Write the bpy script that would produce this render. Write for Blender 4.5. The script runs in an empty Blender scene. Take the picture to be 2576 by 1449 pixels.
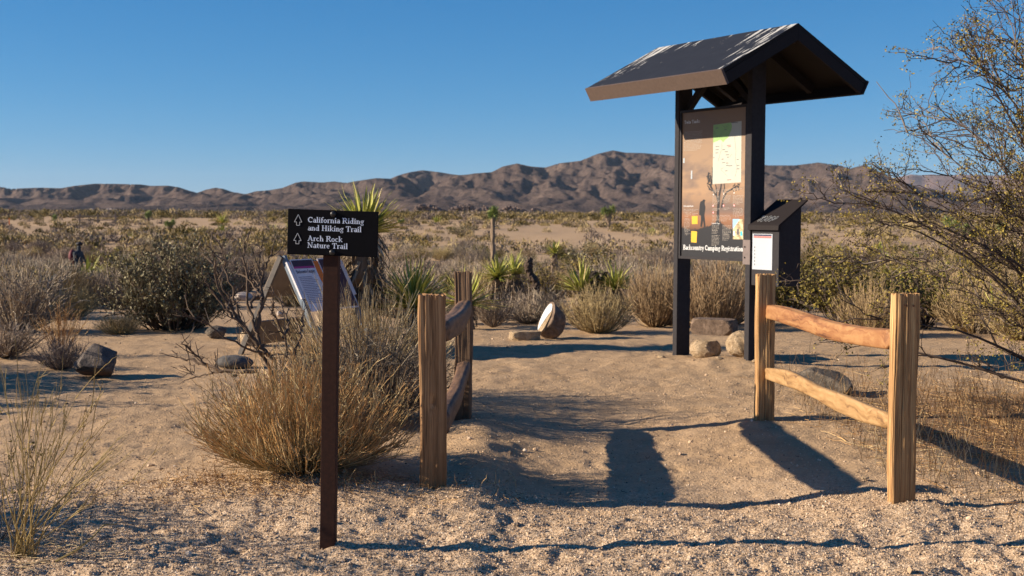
import bpy, math, random
import numpy as np
from mathutils import Vector, Matrix
R = math.radians
S = bpy.context.scene
COL = S.collection
# ------------------------------------------------------------------ camera
F, PITCH, ROLL, CH = 3200.0, 0.0574, 0.004, 1.2          # focal length in units of a 2576 px wide frame
cam_d = bpy.data.cameras.new('camera'); cam = bpy.data.objects.new('camera', cam_d); COL.objects.link(cam)
cam_d.sensor_width = 36; cam_d.lens = 36 * F / 2576; cam_d.clip_end = 20000; cam_d.clip_start = 0.05
cam.matrix_world = Matrix.Translation((0, 0, CH)) @ Matrix.Rotation(R(90) - PITCH, 4, 'X') @ Matrix.Rotation(ROLL, 4, 'Z')
cam_d.dof.use_dof = True; cam_d.dof.focus_distance = 5.2; cam_d.dof.aperture_fstop = 8.0
S.camera = cam
# ------------------------------------------------------------------ sky and sun
SUN_EL, SUN_AZ = 21.5, 3.0        # the sun stands 21.5 deg up; its light travels toward +X turned 3 deg to +Y
W = bpy.data.worlds.new('World'); S.world = W; W.use_nodes = True
nt = W.node_tree; bg = nt.nodes['Background']; sky = nt.nodes.new('ShaderNodeTexSky')
sky.sky_type = 'NISHITA'; sky.sun_disc = False; sky.sun_elevation = R(SUN_EL)
sky.sun_rotation = R(-(90 + SUN_AZ)); sky.altitude = 3000; sky.air_density = 1.0; sky.dust_density = 0.0; sky.ozone_density = 1.0
_sep = nt.nodes.new('ShaderNodeSeparateColor'); _com = nt.nodes.new('ShaderNodeCombineColor'); nt.links.new(sky.outputs[0], _sep.inputs[0])
for _i, (_k, _p) in enumerate(((.56, 1.50), (.62, .82), (.86, .62))):     # clear dry desert air: deeper, bluer than the stock sky
    _a = nt.nodes.new('ShaderNodeMath'); _a.operation = 'MULTIPLY'; _a.inputs[1].default_value = .1; nt.links.new(_sep.outputs[_i], _a.inputs[0])
    _b = nt.nodes.new('ShaderNodeMath'); _b.operation = 'POWER'; _b.inputs[1].default_value = _p; nt.links.new(_a.outputs[0], _b.inputs[0])
    _c = nt.nodes.new('ShaderNodeMath'); _c.operation = 'MULTIPLY'; _c.inputs[1].default_value = 10.3 * _k; nt.links.new(_b.outputs[0], _c.inputs[0]); nt.links.new(_c.outputs[0], _com.inputs[_i])
nt.links.new(_com.outputs[0], bg.inputs[0]); bg.inputs[1].default_value = 0.05
sl = bpy.data.lights.new('sun', 'SUN'); so = bpy.data.objects.new('sun', sl); COL.objects.link(so)
sl.energy = 5.0; sl.angle = R(0.5); sl.color = (1.0, 0.84, 0.64)
L = Vector((math.cos(R(SUN_EL)) * math.cos(R(SUN_AZ)), math.cos(R(SUN_EL)) * math.sin(R(SUN_AZ)), -math.sin(R(SUN_EL))))
so.rotation_euler = L.to_track_quat('-Z', 'Y').to_euler()
S.view_settings.view_transform = 'Standard'; S.view_settings.look = 'None'
S.view_settings.exposure = 1.0; S.view_settings.gamma = 1.0
S.cycles.max_bounces = 5; S.cycles.transparent_max_bounces = 8; S.cycles.volume_bounces = 0
S.cycles.use_denoising = True

# ------------------------------------------------------------------ helpers
_c, _s = math.cos(PITCH), math.sin(PITCH); _cr, _sr = math.cos(ROLL), math.sin(ROLL)
def ray(u, v):
    a = u - 1288; b = 724.5 - v; X = _cr * a - _sr * b; V = _sr * a + _cr * b
    return np.array([X / F, (V / F) * _s + _c, (V / F) * _c - _s])
def at(u, v, Y):
    d = ray(u, v); d = d / d[1] * Y
    return np.array([d[0], Y, CH + d[2]])
def hsh(ix, iy, seed):
    h = (ix.astype(np.int64) * 374761393 + iy.astype(np.int64) * 668265263 + seed * 1442695041) & 0xffffffff
    h = ((h ^ (h >> 13)) * 1274126177) & 0xffffffff
    return ((h ^ (h >> 16)) & 0xffff) / 32767.5 - 1.0
def vn(x, y, seed=0):
    x = np.asarray(x, float); y = np.asarray(y, float)
    ix = np.floor(x); iy = np.floor(y); fx = x - ix; fy = y - iy
    fx = fx * fx * (3 - 2 * fx); fy = fy * fy * (3 - 2 * fy)
    a = hsh(ix, iy, seed); b = hsh(ix + 1, iy, seed); c = hsh(ix, iy + 1, seed); d = hsh(ix + 1, iy + 1, seed)
    return (a + (b - a) * fx) * (1 - fy) + (c + (d - c) * fx) * fy
def fbm(x, y, seed=0, o=4, g=.5):
    r = 0; a = 1; x = np.asarray(x, float); y = np.asarray(y, float)
    for i in range(o):
        r = r + a * vn(x * 2 ** i + i * 17.3, y * 2 ** i - i * 9.1, seed + i); a *= g
    return r
def gz(x, y, fine=False):
    """height of the ground"""
    x = np.asarray(x, float); y = np.asarray(y, float); yy = np.maximum(y, 0)
    z = np.interp(yy, [0, 13, 20, 30, 50, 80, 110, 160, 220, 400, 800, 9000], [0, 0, -.25, -.62, -1.1, -1.1, -.8, -.3, .1, .6, 1.3, 1.4])
    far = np.clip((yy - 14) / 60, 0, 1)
    z = z + far * (.30 * fbm(x / 22, y / 16, 5, 3) + .12 * fbm(x / 5, y / 5, 8, 2) * np.clip(yy / 60, 0, 1))
    z = z * np.clip((900 - yy) / 300, 0, 1) + 1.35 * (1 - np.clip((900 - yy) / 300, 0, 1)) if False else z
    # trodden trough of the trail between the posts, berms beside it
    px = (x - .62 - .02 * (y - 6)) / .72
    w = np.clip((y - 4.9) / .5, 0, 1) * np.clip((9.5 - y) / 2.0, 0, 1)
    z = z - .065 * w * np.exp(-(px ** 2) ** 1.6)
    z = z + .045 * w * np.exp(-((x + .17) / .16) ** 2) * np.clip((8.2 - y) / 1.2, 0, 1)
    
    z = z + .05 * np.exp(-((x + 1.0) / .7) ** 2 - ((y - 5.7) / .6) ** 2)      # mound under the broom bush
    z = z + .05 * np.exp(-((x - 1.75) / .6) ** 2 - ((y - 10.2) / .5) ** 2)
    if fine:
        n = np.clip((26 - yy) / 16, 0, 1)
        gv = np.clip((5.6 - y) / .8, 0, 1)             # loose gravel in front: bigger scuffs
        z = z + n * .010 * fbm(x * 1.7, y * 1.7, 11, 3) + n * (.006 + .003 * gv) * fbm(x * 6.5, y * 6.5, 21, 3)
        sc = vn(x * 5.1 + 3, y * 5.1, 33)
        z = z - n * (.006 + .012 * gv) * np.clip(sc - .35, 0, 1) ** 1.2 * 1.6
        z = z + n * (.0035 + .004 * gv) * vn(x * 34, y * 34, 41) + n * (.004 + .0025 * gv) * vn(x * 15, y * 15, 47) - n * (.009 + .005 * gv) * np.clip(vn(x * 12 + 9, y * 12, 53) - .40, 0, 1) * 2 - n * .016 * np.clip(vn(x * 4.2, y * 3.1 + 5, 59) - .55, 0, 1) * 2
    return z
def g1(x, y): return float(gz(np.array([x]), np.array([y]))[0])

def mk(name, V, faces, mat, parent=None, attrs=None, smooth=False, mi=None):
    """faces: list of int arrays (n,3) or (n,4); mat: material or list of them; mi: material index for each array"""
    me = bpy.data.meshes.new(name); V = np.asarray(V, np.float32)
    faces = [np.asarray(f, np.int64) for f in faces if len(f)]
    nl = sum(f.size for f in faces); npol = sum(len(f) for f in faces)
    me.vertices.add(len(V)); me.vertices.foreach_set('co', V.ravel())
    me.loops.add(nl); me.polygons.add(npol)
    me.loops.foreach_set('vertex_index', np.concatenate([f.ravel() for f in faces]).astype(np.int32))
    tot = np.concatenate([np.full(len(f), f.shape[1]) for f in faces]).astype(np.int32)
    st = np.concatenate([[0], np.cumsum(tot)[:-1]]).astype(np.int32)
    me.polygons.foreach_set('loop_start', st)
    try: me.polygons.foreach_set('loop_total', tot)
    except Exception: pass
    if mi is not None: me.polygons.foreach_set('material_index', np.concatenate([np.full(len(f), m) for f, m in zip(faces, mi)]).astype(np.int32))
    me.polygons.foreach_set('use_smooth', np.full(npol, bool(smooth)))
    for k, a in (attrs or {}).items():
        at_ = me.attributes.new(k, 'FLOAT', 'POINT'); at_.data.foreach_set('value', np.asarray(a, np.float32))
    me.update(calc_edges=True)
    for m in (mat if isinstance(mat, (list, tuple)) else [mat]): me.materials.append(m)
    o = bpy.data.objects.new(name, me); COL.objects.link(o)
    if parent: o.parent = parent
    return o
class MB:
    def __init__(s): s.V = []; s.F = {}; s.n = 0; s.A = {}; s.M = {}
    def add(s, V, F_, m=0, **attrs):
        V = np.asarray(V, float); s.V.append(V)
        for f in (F_ if isinstance(F_, list) and isinstance(F_[0], np.ndarray) else [F_]):
            f = np.asarray(f, np.int64)
            if len(f): s.F.setdefault((f.shape[1], m), []).append(f + s.n)
        s.n += len(V)
        for k in ('t', 'h'):
            a = attrs.get(k, 0.5); s.A.setdefault(k, []).append(np.full(len(V), a) if np.isscalar(a) else np.asarray(a))
        return s
    def build(s, name, mat, parent=None, smooth=False):
        ks = list(s.F); fs = [np.concatenate(s.F[k]) for k in ks]
        return mk(name, np.concatenate(s.V), fs, mat, parent, {k: np.concatenate(v) for k, v in s.A.items()}, smooth, [k[1] for k in ks])
BOXF = np.array([[0, 3, 2, 1], [4, 5, 6, 7], [0, 1, 5, 4], [1, 2, 6, 5], [2, 3, 7, 6], [3, 0, 4, 7]])
def box(a, b):
    (x0, y0, z0), (x1, y1, z1) = a, b
    return np.array([[x0, y0, z0], [x1, y0, z0], [x1, y1, z0], [x0, y1, z0], [x0, y0, z1], [x1, y0, z1], [x1, y1, z1], [x0, y1, z1]], float), BOXF
def bar(p, q, w, d, side=(0, 0, 1)):
    """a beam from p to q; w across `side`, d the other way"""
    p = np.array(p, float); q = np.array(q, float); t = (q - p) / np.linalg.norm(q - p)
    s_ = np.array(side, float); s_ = s_ - t * (s_ @ t); s_ /= np.linalg.norm(s_); n = np.cross(t, s_)
    c = [p + s_ * a * w / 2 + n * b * d / 2 for a, b in ((-1, -1), (1, -1), (1, 1), (-1, 1))]
    c += [x + (q - p) for x in c]
    return np.array(c), BOXF
def tubes(P, r, sides=3, t=None, rng=None, flat=1.0):
    n, K, _ = P.shape
    T = np.gradient(P, axis=1); T /= np.linalg.norm(T, axis=2, keepdims=True) + 1e-9
    ref = np.where(np.abs(T[..., 2:3]) > .9, np.array([1., 0, 0]), np.array([0, 0, 1.]))
    A = np.cross(T, ref); A /= np.linalg.norm(A, axis=2, keepdims=True) + 1e-9; B = np.cross(T, A)
    ang = np.arange(sides) * 2 * np.pi / sides
    r = np.broadcast_to(r, (n, K))
    V = P[:, :, None, :] + r[:, :, None, None] * (np.cos(ang)[None, None, :, None] * A[:, :, None, :] + flat * np.sin(ang)[None, None, :, None] * B[:, :, None, :])
    i = np.arange(n)[:, None, None] * K * sides; k = np.arange(K - 1)[None, :, None] * sides; s = np.arange(sides)[None, None, :]; s2 = (s + 1) % sides
    Fq = np.stack([i + k + s, i + k + s2, i + k + sides + s2, i + k + sides + s], -1).reshape(-1, 4)
    tt = t if t is not None else (rng or np.random.default_rng(1)).random(n)
    return V.reshape(-1, 3), Fq, dict(t=np.repeat(tt, K * sides), h=np.tile(np.repeat(np.linspace(0, 1, K), sides), n))
def grow(rng, n, Rr, H, K=6, base=.10, minlen=.6, wig=.02, hp=.85, zp=1.2, lo=.15, phis=(0, 2 * np.pi)):
    phi = rng.uniform(*phis, n); q = np.sqrt(rng.random(n)); Ln = rng.uniform(minlen, 1, n)
    ez = H * (lo + (1 - lo) * np.sqrt(np.clip(1 - (q * .98) ** 2, 0, 1))) * Ln
    ex = Rr * q * np.cos(phi) * (.8 + .2 * Ln); ey = Rr * q * np.sin(phi) * (.8 + .2 * Ln)
    t = np.linspace(0, 1, K)[None, :]
    bs = base * rng.random(n)[:, None]
    hx = bs + (1 - bs) * t ** hp
    P = np.stack([ex[:, None] * hx, ey[:, None] * hx, ez[:, None] * t ** zp], -1)
    P += np.cumsum(rng.normal(0, wig * H / np.sqrt(K), P.shape), axis=1) * t[..., None]
    P[..., 2] = np.maximum(P[..., 2], 0.004)
    return P
def kids(rng, P, m, ln, K=3, spread=.6, up=.2, t0=.3, t1=1., wig=.12):
    n, Kp, _ = P.shape
    i = rng.integers(0, n, m); s = rng.uniform(t0, t1, m) * (Kp - 1.001); k = s.astype(int); f = (s - k)[:, None]
    o = P[i, k] * (1 - f) + P[i, k + 1] * f
    T = P[i, k + 1] - P[i, k]; T /= np.linalg.norm(T, axis=1, keepdims=True) + 1e-9
    D = T + spread * rng.normal(0, 1, (m, 3)) + np.array([0, 0, up]); D /= np.linalg.norm(D, axis=1, keepdims=True)
    l = ln * rng.uniform(.5, 1, m)
    tt = np.linspace(0, 1, K)
    Q = o[:, None, :] + D[:, None, :] * (l[:, None] * tt[None, :])[..., None]
    Q += np.cumsum(rng.normal(0, 1, Q.shape), axis=1) * (wig * l)[:, None, None] * (tt > 0)[None, :, None] / K
    return Q
def leaves(rng, P, m, size, asp=.5, t0=.3, off=.0, up=0.0, pts=None):
    if pts is None:
        n, K, _ = P.shape
        i = rng.integers(0, n, m); s = rng.uniform(t0, 1, m) * (K - 1.001); k = s.astype(int); f = (s - k)[:, None]
        c = P[i, k] * (1 - f) + P[i, k + 1] * f
    else: c = pts
    c = c + rng.normal(0, 1, (m, 3)) * off
    a = rng.normal(0, 1, (m, 3)) + np.array([0, 0, up]); a /= np.linalg.norm(a, axis=1, keepdims=True)
    b = np.cross(a, rng.normal(0, 1, (m, 3))); b /= np.linalg.norm(b, axis=1, keepdims=True)
    sz = (size * rng.uniform(.6, 1.3, m))[:, None]
    V = np.stack([c - a * sz * .2, c + a * sz * .3 + b * sz * asp * .5, c + a * sz, c + a * sz * .3 - b * sz * asp * .5], 1)
    return V.reshape(-1, 3), np.arange(m * 4).reshape(-1, 4), dict(t=np.repeat(rng.random(m), 4), h=.5)

# ---------------- materials
def nodes(name):
    m = bpy.data.materials.new(name); m.use_nodes = True; n = m.node_tree
    return m, n, n.nodes['Principled BSDF'], n.links.new
def ramp(n, fac, stops, interp='LINEAR'):
    r = n.nodes.new('ShaderNodeValToRGB'); r.color_ramp.interpolation = interp; e = r.color_ramp.elements
    while len(e) < len(stops): e.new(.5)
    for el, (p, c) in zip(e, stops): el.position = p; el.color = (*c, 1) if len(c) == 3 else c
    n.links.new(fac, r.inputs[0]); return r.outputs[0]
def attr(n, k):
    a = n.nodes.new('ShaderNodeAttribute'); a.attribute_name = k; return a.outputs['Fac']
def noise(n, scale, detail=4, rough=.55, vec=None, dist=0):
    t = n.nodes.new('ShaderNodeTexNoise'); t.inputs['Scale'].default_value = scale; t.inputs['Detail'].default_value = detail
    t.inputs['Roughness'].default_value = rough; t.inputs['Distortion'].default_value = dist
    if vec is not None: n.links.new(vec, t.inputs['Vector'])
    return t.outputs['Fac']
def coord(n, kind='Object', scale=None):
    c = n.nodes.new('ShaderNodeTexCoord').outputs[kind]
    if scale is None: return c
    m = n.nodes.new('ShaderNodeMapping'); m.inputs['Scale'].default_value = scale; n.links.new(c, m.inputs['Vector']); return m.outputs[0]
def math_(n, op, a, b=None, c=None, clamp=False):
    m = n.nodes.new('ShaderNodeMath'); m.operation = op; m.use_clamp = clamp
    for i, v in enumerate((a, b, c)):
        if v is None: continue
        if isinstance(v, (int, float)): m.inputs[i].default_value = v
        else: n.links.new(v, m.inputs[i])
    return m.outputs[0]
def mix(n, fac, a, b, mode='MIX'):
    m = n.nodes.new('ShaderNodeMix'); m.data_type = 'RGBA'; m.blend_type = mode
    for i, v in ((0, fac), (6, a), (7, b)):
        if isinstance(v, (int, float)): m.inputs[i].default_value = v
        elif isinstance(v, tuple): m.inputs[i].default_value = (*v, 1)
        else: n.links.new(v, m.inputs[i])
    return m.outputs[2]
def bump(n, b, height, dist, strength=1.0):
    x = n.nodes.new('ShaderNodeBump'); x.inputs['Distance'].default_value = dist; x.inputs['Strength'].default_value = strength
    n.links.new(height, x.inputs['Height']); n.links.new(x.outputs[0], b.inputs['Normal']); return x
def mramp(name, stops, key='t', rough=.85, tip=None, rnd=.0, trans=0.0):
    """plant or pebble material: colour by the per-piece value, tips by the along-stem value"""
    m, n, b, l = nodes(name); c = ramp(n, attr(n, key), stops)
    if tip: c = mix(n, math_(n, 'MULTIPLY', math_(n, 'SUBTRACT', attr(n, 'h'), tip[1], clamp=True), tip[2], clamp=True), c, tip[0])
    if rnd:
        oi = n.nodes.new('ShaderNodeObjectInfo'); h = n.nodes.new('ShaderNodeHueSaturation'); l(c, h.inputs['Color'])
        l(math_(n, 'ADD', math_(n, 'MULTIPLY', oi.outputs['Random'], rnd), 1 - rnd / 2), h.inputs['Value'])
        l(math_(n, 'ADD', math_(n, 'MULTIPLY', oi.outputs['Random'], .03), .485), h.inputs['Hue']); c = h.outputs[0]
    l(c, b.inputs['Base Color']); b.inputs['Roughness'].default_value = rough
    b.inputs['Specular IOR Level'].default_value = .2
    return m
def mplain(name, c, rough=.6, var=.15, scale=30, bmp=.0, metal=0.0, spec=.4, c2=None):
    m, n, b, l = nodes(name); f = noise(n, scale, 5, .6, coord(n))
    d = c2 or tuple(x * (1 - var * 2) for x in c)
    l(mix(n, ramp(n, f, [(.3, (0, 0, 0)), (.7, (1, 1, 1))]), d, c), b.inputs['Base Color'])
    b.inputs['Roughness'].default_value = rough; b.inputs['Metallic'].default_value = metal; b.inputs['Specular IOR Level'].default_value = spec
    if bmp: bump(n, b, f, bmp)
    return m
def mrock(name, c1, c2, c3, sc=9, bmp=.02, low=None):
    m, n, b, l = nodes(name); v = coord(n)
    f = noise(n, sc, 6, .65, v); g = noise(n, sc * 9, 3, .6, v)
    c = ramp(n, f, [(.32, c1), (.5, c2), (.68, c3)])
    c = mix(n, ramp(n, g, [(.52, (0, 0, 0)), (.62, (.6, .6, .6))]), c, tuple(x * .45 for x in c1))
    if low:
        sx = n.nodes.new('ShaderNodeSeparateXYZ'); l(v, sx.inputs[0])
        k = math_(n, 'ADD', sx.outputs[2], math_(n, 'MULTIPLY', f, .08)); k = ramp(n, k, [(low[1], (1, 1, 1)), (low[1] + .03, (0, 0, 0))]); c = mix(n, k, c, low[0])
    l(c, b.inputs['Base Color']); b.inputs['Roughness'].default_value = .9; b.inputs['Specular IOR Level'].default_value = .25
    bump(n, b, math_(n, 'ADD', f, math_(n, 'MULTIPLY', g, .4)), bmp); return m
def mwood(name, light, mid, dark, sx=70, sz=2.2, bmp=.004, streak=None):
    m, n, b, l = nodes(name)
    w = noise(n, 2.2, 3, .5, coord(n)); v = coord(n, 'Object', (sx, sx, sz))
    vv = n.nodes.new('ShaderNodeVectorMath'); vv.operation = 'ADD'; l(v, vv.inputs[0])
    cm = n.nodes.new('ShaderNodeCombineXYZ'); l(math_(n, 'MULTIPLY', w, 2.5), cm.inputs[0]); l(math_(n, 'MULTIPLY', w, 2.), cm.inputs[1]); l(cm.outputs[0], vv.inputs[1])
    f = noise(n, 1, 5, .6, vv.outputs[0]); g = noise(n, 5, 4, .55, coord(n, 'Object', (1, 1, .35)))
    c = ramp(n, f, [(.30, dark), (.45, mid), (.62, light)])
    c = mix(n, ramp(n, g, [(.4, (0, 0, 0)), (.65, (.75, .75, .75))]), c, streak or tuple(x * .6 for x in mid))
    l(c, b.inputs['Base Color']); b.inputs['Roughness'].default_value = .75; b.inputs['Specular IOR Level'].default_value = .25
    bump(n, b, f, bmp); return m

M = {}
def msand():
    m, n, b, l = nodes('desert_sand'); v = coord(n)
    big = noise(n, .45, 4, .6, v); med = noise(n, 4.5, 6, .65, v); fin = noise(n, 60, 4, .7, v)
    sp = n.nodes.new('ShaderNodeSeparateXYZ'); l(v, sp.inputs[0])
    c = ramp(n, big, [(.3, (.39, .265, .145)), (.55, (.455, .32, .185)), (.75, (.505, .37, .225))])
    c = mix(n, .55, c, ramp(n, med, [(.3, (.34, .22, .12)), (.7, (.57, .40, .25))]))
    c = mix(n, ramp(n, fin, [(.35, (.55, .55, .55)), (.6, (0, 0, 0))]), c, (.25, .175, .12))
    # paler granite grit in the foreground apron and along the berm
    gr = math_(n, 'ADD', sp.outputs[1], math_(n, 'MULTIPLY', noise(n, 1.3, 4, .6, v), 2.2))
    gm = ramp(n, math_(n, 'DIVIDE', gr, 10.), [(.60, (1, 1, 1)), (.72, (0, 0, 0))])
    vo = n.nodes.new('ShaderNodeTexVoronoi'); vo.inputs['Scale'].default_value = 130; l(v, vo.inputs['Vector'])
    sc = n.nodes.new('ShaderNodeSeparateColor'); l(vo.outputs['Color'], sc.inputs[0])
    grit = ramp(n, sc.outputs[0], [(.0, (.19, .135, .09)), (.35, (.44, .31, .20)), (.7, (.56, .41, .27)), (1, (.66, .53, .39))])
    c = mix(n, math_(n, 'MULTIPLY', gm, .85), c, grit)
    # leaf litter under the creosote at the right
    dx = math_(n, 'MULTIPLY', math_(n, 'SUBTRACT', sp.outputs[0], 3.1), .62); dy = math_(n, 'MULTIPLY', math_(n, 'SUBTRACT', sp.outputs[1], 7.2), .5)
    d2 = math_(n, 'ADD', math_(n, 'MULTIPLY', dx, dx), math_(n, 'MULTIPLY', dy, dy))
    lit = ramp(n, math_(n, 'ADD', d2, math_(n, 'MULTIPLY', noise(n, 3, 5, .7, v), .9)), [(.75, (1, 1, 1)), (1.15, (0, 0, 0))])
    c = mix(n, math_(n, 'MULTIPLY', lit, .8), c, ramp(n, fin, [(.35, (.10, .055, .03)), (.65, (.33, .2, .11))]))
    l(c, b.inputs['Base Color']); b.inputs['Roughness'].default_value = .95; b.inputs['Specular IOR Level'].default_value = .15
    h = math_(n, 'ADD', math_(n, 'MULTIPLY', med, .022), math_(n, 'MULTIPLY', fin, .010))
    h = math_(n, 'ADD', h, math_(n, 'MULTIPLY', math_(n, 'MULTIPLY', vo.outputs['Distance'], -.5), .004))
    bump(n, b, h, 1.0, 1.0); return m
M['sand'] = msand()
def mhill(name, c1, c2, c3, sc):
    m, n, b, l = nodes(name); v = coord(n)
    big = noise(n, sc, 5, .6, v); sp = noise(n, sc * 22, 4, .75, v)
    c = ramp(n, big, [(.35, c1), (.52, c2), (.7, c3)])
    c = mix(n, ramp(n, sp, [(.42, (.85, .85, .85)), (.6, (0, 0, 0))]), c, tuple(x * .6 for x in c1))
    l(c, b.inputs['Base Color']); b.inputs['Roughness'].default_value = 1; b.inputs['Specular IOR Level'].default_value = 0
    bump(n, b, sp, 6.0, .6); return m
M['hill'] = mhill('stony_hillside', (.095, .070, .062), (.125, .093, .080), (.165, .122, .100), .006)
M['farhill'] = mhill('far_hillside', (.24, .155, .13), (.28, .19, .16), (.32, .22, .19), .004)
M['broom'] = mramp('broom_stems', [(0, (.15, .12, .06)), (.5, (.33, .26, .135)), (.85, (.52, .41, .22)), (1, (.70, .57, .35))], tip=((.56, .32, .13), .5, 2.0))
M['straw'] = mramp('straw_stems', [(0, (.26, .19, .10)), (.6, (.48, .37, .20)), (1, (.68, .56, .35))])
M['greytwig'] = mramp('grey_twigs', [(0, (.07, .055, .042)), (.6, (.15, .12, .09)), (1, (.32, .27, .20))])
M['darkwood'] = mramp('weathered_dead_wood', [(0, (.06, .042, .032)), (.6, (.12, .085, .062)), (1, (.24, .18, .13))])
M['brush'] = mramp('desert_brush', [(0, (.13, .10, .085)), (.5, (.25, .20, .155)), (1, (.42, .34, .25))], rnd=.55)
M['tan'] = mramp('tan_brush', [(0, (.16, .11, .055)), (.5, (.30, .22, .115)), (1, (.44, .34, .19))], rnd=.4)
M['olive'] = mramp('creosote_leaves', [(0, (.10, .085, .02)), (.5, (.19, .155, .035)), (1, (.34, .27, .06))], rnd=.35, rough=.6)
M['creo'] = mramp('creosote_leaf', [(0, (.09, .07, .018)), (.5, (.19, .145, .03)), (1, (.34, .26, .05))], rough=.55)
M['creobark'] = mramp('creosote_bark', [(0, (.045, .032, .026)), (.6, (.09, .065, .052)), (.9, (.15, .115, .095)), (1, (.28, .23, .19))])
M['sage'] = mramp('sage_leaf', [(0, (.08, .065, .03)), (.5, (.17, .145, .07)), (.85, (.28, .25, .14)), (1, (.46, .42, .28))], rough=.6)
M['blade'] = mramp('yucca_blade', [(0, (.15, .18, .035)), (.5, (.36, .37, .075)), (.85, (.54, .52, .15)), (1, (.56, .40, .18))], rough=.45)
M['bladedead'] = mramp('dead_yucca_leaf', [(0, (.05, .038, .03)), (.6, (.17, .13, .095)), (1, (.48, .38, .27))])
M['joshua'] = mramp('joshua_leaf', [(0, (.13, .18, .05)), (1, (.32, .36, .12))], rough=.5)
M['trunk'] = mramp('shaggy_trunk', [(0, (.10, .075, .055)), (1, (.30, .22, .15))])
M['reed'] = mramp('yellow_reed_stems', [(0, (.20, .15, .06)), (.6, (.34, .25, .10)), (1, (.46, .34, .16))])
M['pebble'] = mramp('granite_pebbles', [(0, (.09, .075, .065)), (.12, (.17, .13, .10)), (.3, (.37, .26, .165)), (.65, (.52, .375, .245)), (.9, (.62, .47, .33)), (1, (.72, .62, .50))], rough=.9)
M['grass'] = mramp('dry_grass', [(0, (.20, .11, .045)), (.6, (.42, .25, .11)), (1, (.62, .44, .22))])
M['wood'] = mwood('split_cedar', (.58, .37, .17), (.36, .20, .085), (.085, .042, .02), sx=150, sz=1.6)
M['woodred'] = mwood('reddish_split_cedar', (.46, .27, .13), (.27, .145, .065), (.07, .035, .018), sx=110, sz=1.6)
M['woodlit'] = mwood('golden_split_cedar', (.70, .45, .20), (.55, .31, .12), (.30, .14, .055), sx=26, sz=1.6, bmp=.003)
M['woodgrey'] = mwood('dark_cedar', (.24, .15, .09), (.15, .09, .05), (.055, .032, .02), sx=110, sz=1.6)  # darker brown than the cedar of the other posts
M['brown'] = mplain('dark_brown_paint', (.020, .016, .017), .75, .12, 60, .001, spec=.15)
M['brownlit'] = mplain('sunlit_fascia_paint', (.10, .068, .055), .7, .1, 40, .001)  # lighter copy of the brown trim, sunlight put into its colour
M['postgrey'] = mplain('grey_metal_paint', (.036, .034, .039), .65, .12, 35, .0005, spec=.1)
M['rust'] = mplain('rusty_brown_steel', (.056, .027, .019), .8, .2, 60, .0003, spec=.1, c2=(.036, .019, .015))
M['black'] = mplain('black_sign_face', (.005, .005, .007), .7, .1, 50, spec=.08)
M['white'] = mplain('white_paint', (.55, .57, .58), .6, .04, 20)
M['letter'] = mplain('pale_blue_grey_lettering', (.66, .74, .88), .5, .03, 20)
M['bolt'] = mplain('dark_bolt', (.02, .02, .022), .4, .2, 60)
M['steel'] = mplain('galvanised_steel', (.15, .20, .26), .5, .15, 25)
M['plank'] = mplain('weathered_plank', (.20, .16, .13), .8, .15, 14, .001)
M['legwood'] = mplain('dull_leg_metal', (.095, .085, .08), .7, .15, 20)
M['orange'] = mplain('reflective_orange', (.85, .20, .02), .5, .05, 20)
M['boardwhite'] = mplain('reflective_white', (.70, .66, .68), .5, .05, 20)
M['sandbag'] = mplain('grey_sandbag', (.10, .095, .095), .9, .2, 30, .01)

def tag(o, label, cat, group=None, kind=None):
    if label: o['label'] = label
    if cat: o['category'] = cat
    if group: o['group'] = group
    if kind: o['kind'] = kind
    return o
def thing(name, label, cat, loc=(0, 0, 0), rotz=0, group=None):
    o = bpy.data.objects.new(name, None); COL.objects.link(o); o.empty_display_size = .1
    o.location = loc; o.rotation_euler = (0, 0, rotz); return tag(o, label, cat, group)
def dup(o, loc, rotz=0, sc=1.0, label=None, group=None):
    c = o.copy(); COL.objects.link(c); c.location = loc; c.rotation_euler = (0, 0, rotz); c.scale = (sc, sc, sc) if np.isscalar(sc) else sc
    for ch in list(o.children):
        d = ch.copy(); COL.objects.link(d); d.parent = c
    if label: c['label'] = label
    if group: c['group'] = group
    return c

# ------------------------------------------------------------------ ground sheet
def build_ground():
    ys = [-40, -20, -10, -5, -2, 0, 1.2, 2.0, 2.4]
    y = 2.7
    while y < 60: ys.append(y); y *= 1.0036 if y < 14 else 1.007
    while y < 9500: ys.append(y); y *= 1.035
    ys = np.array(ys)
    u = np.concatenate([[-3.2, -2.2, -1.5, -1.1, -.85, -.7, -.6], np.arange(-.53, .531, .0031), [.6, .7, .85, 1.1, 1.5, 2.2, 3.2]])
    wd = np.where(ys > 2.7, ys, 2.7 + (2.7 - ys) * .5)
    X = u[None, :] * wd[:, None]; Y = np.repeat(ys[:, None], len(u), 1)
    Z = gz(X, Y, True)
    n, k = X.shape; i = np.arange(n - 1)[:, None] * k + np.arange(k - 1)[None, :]
    Fq = np.stack([i, i + 1, i + k + 1, i + k], -1).reshape(-1, 4)
    o = mk('ground', np.stack([X, Y, Z], -1).reshape(-1, 3), [Fq], M['sand'], smooth=True)
    o['kind'] = 'structure'
build_ground()

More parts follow.
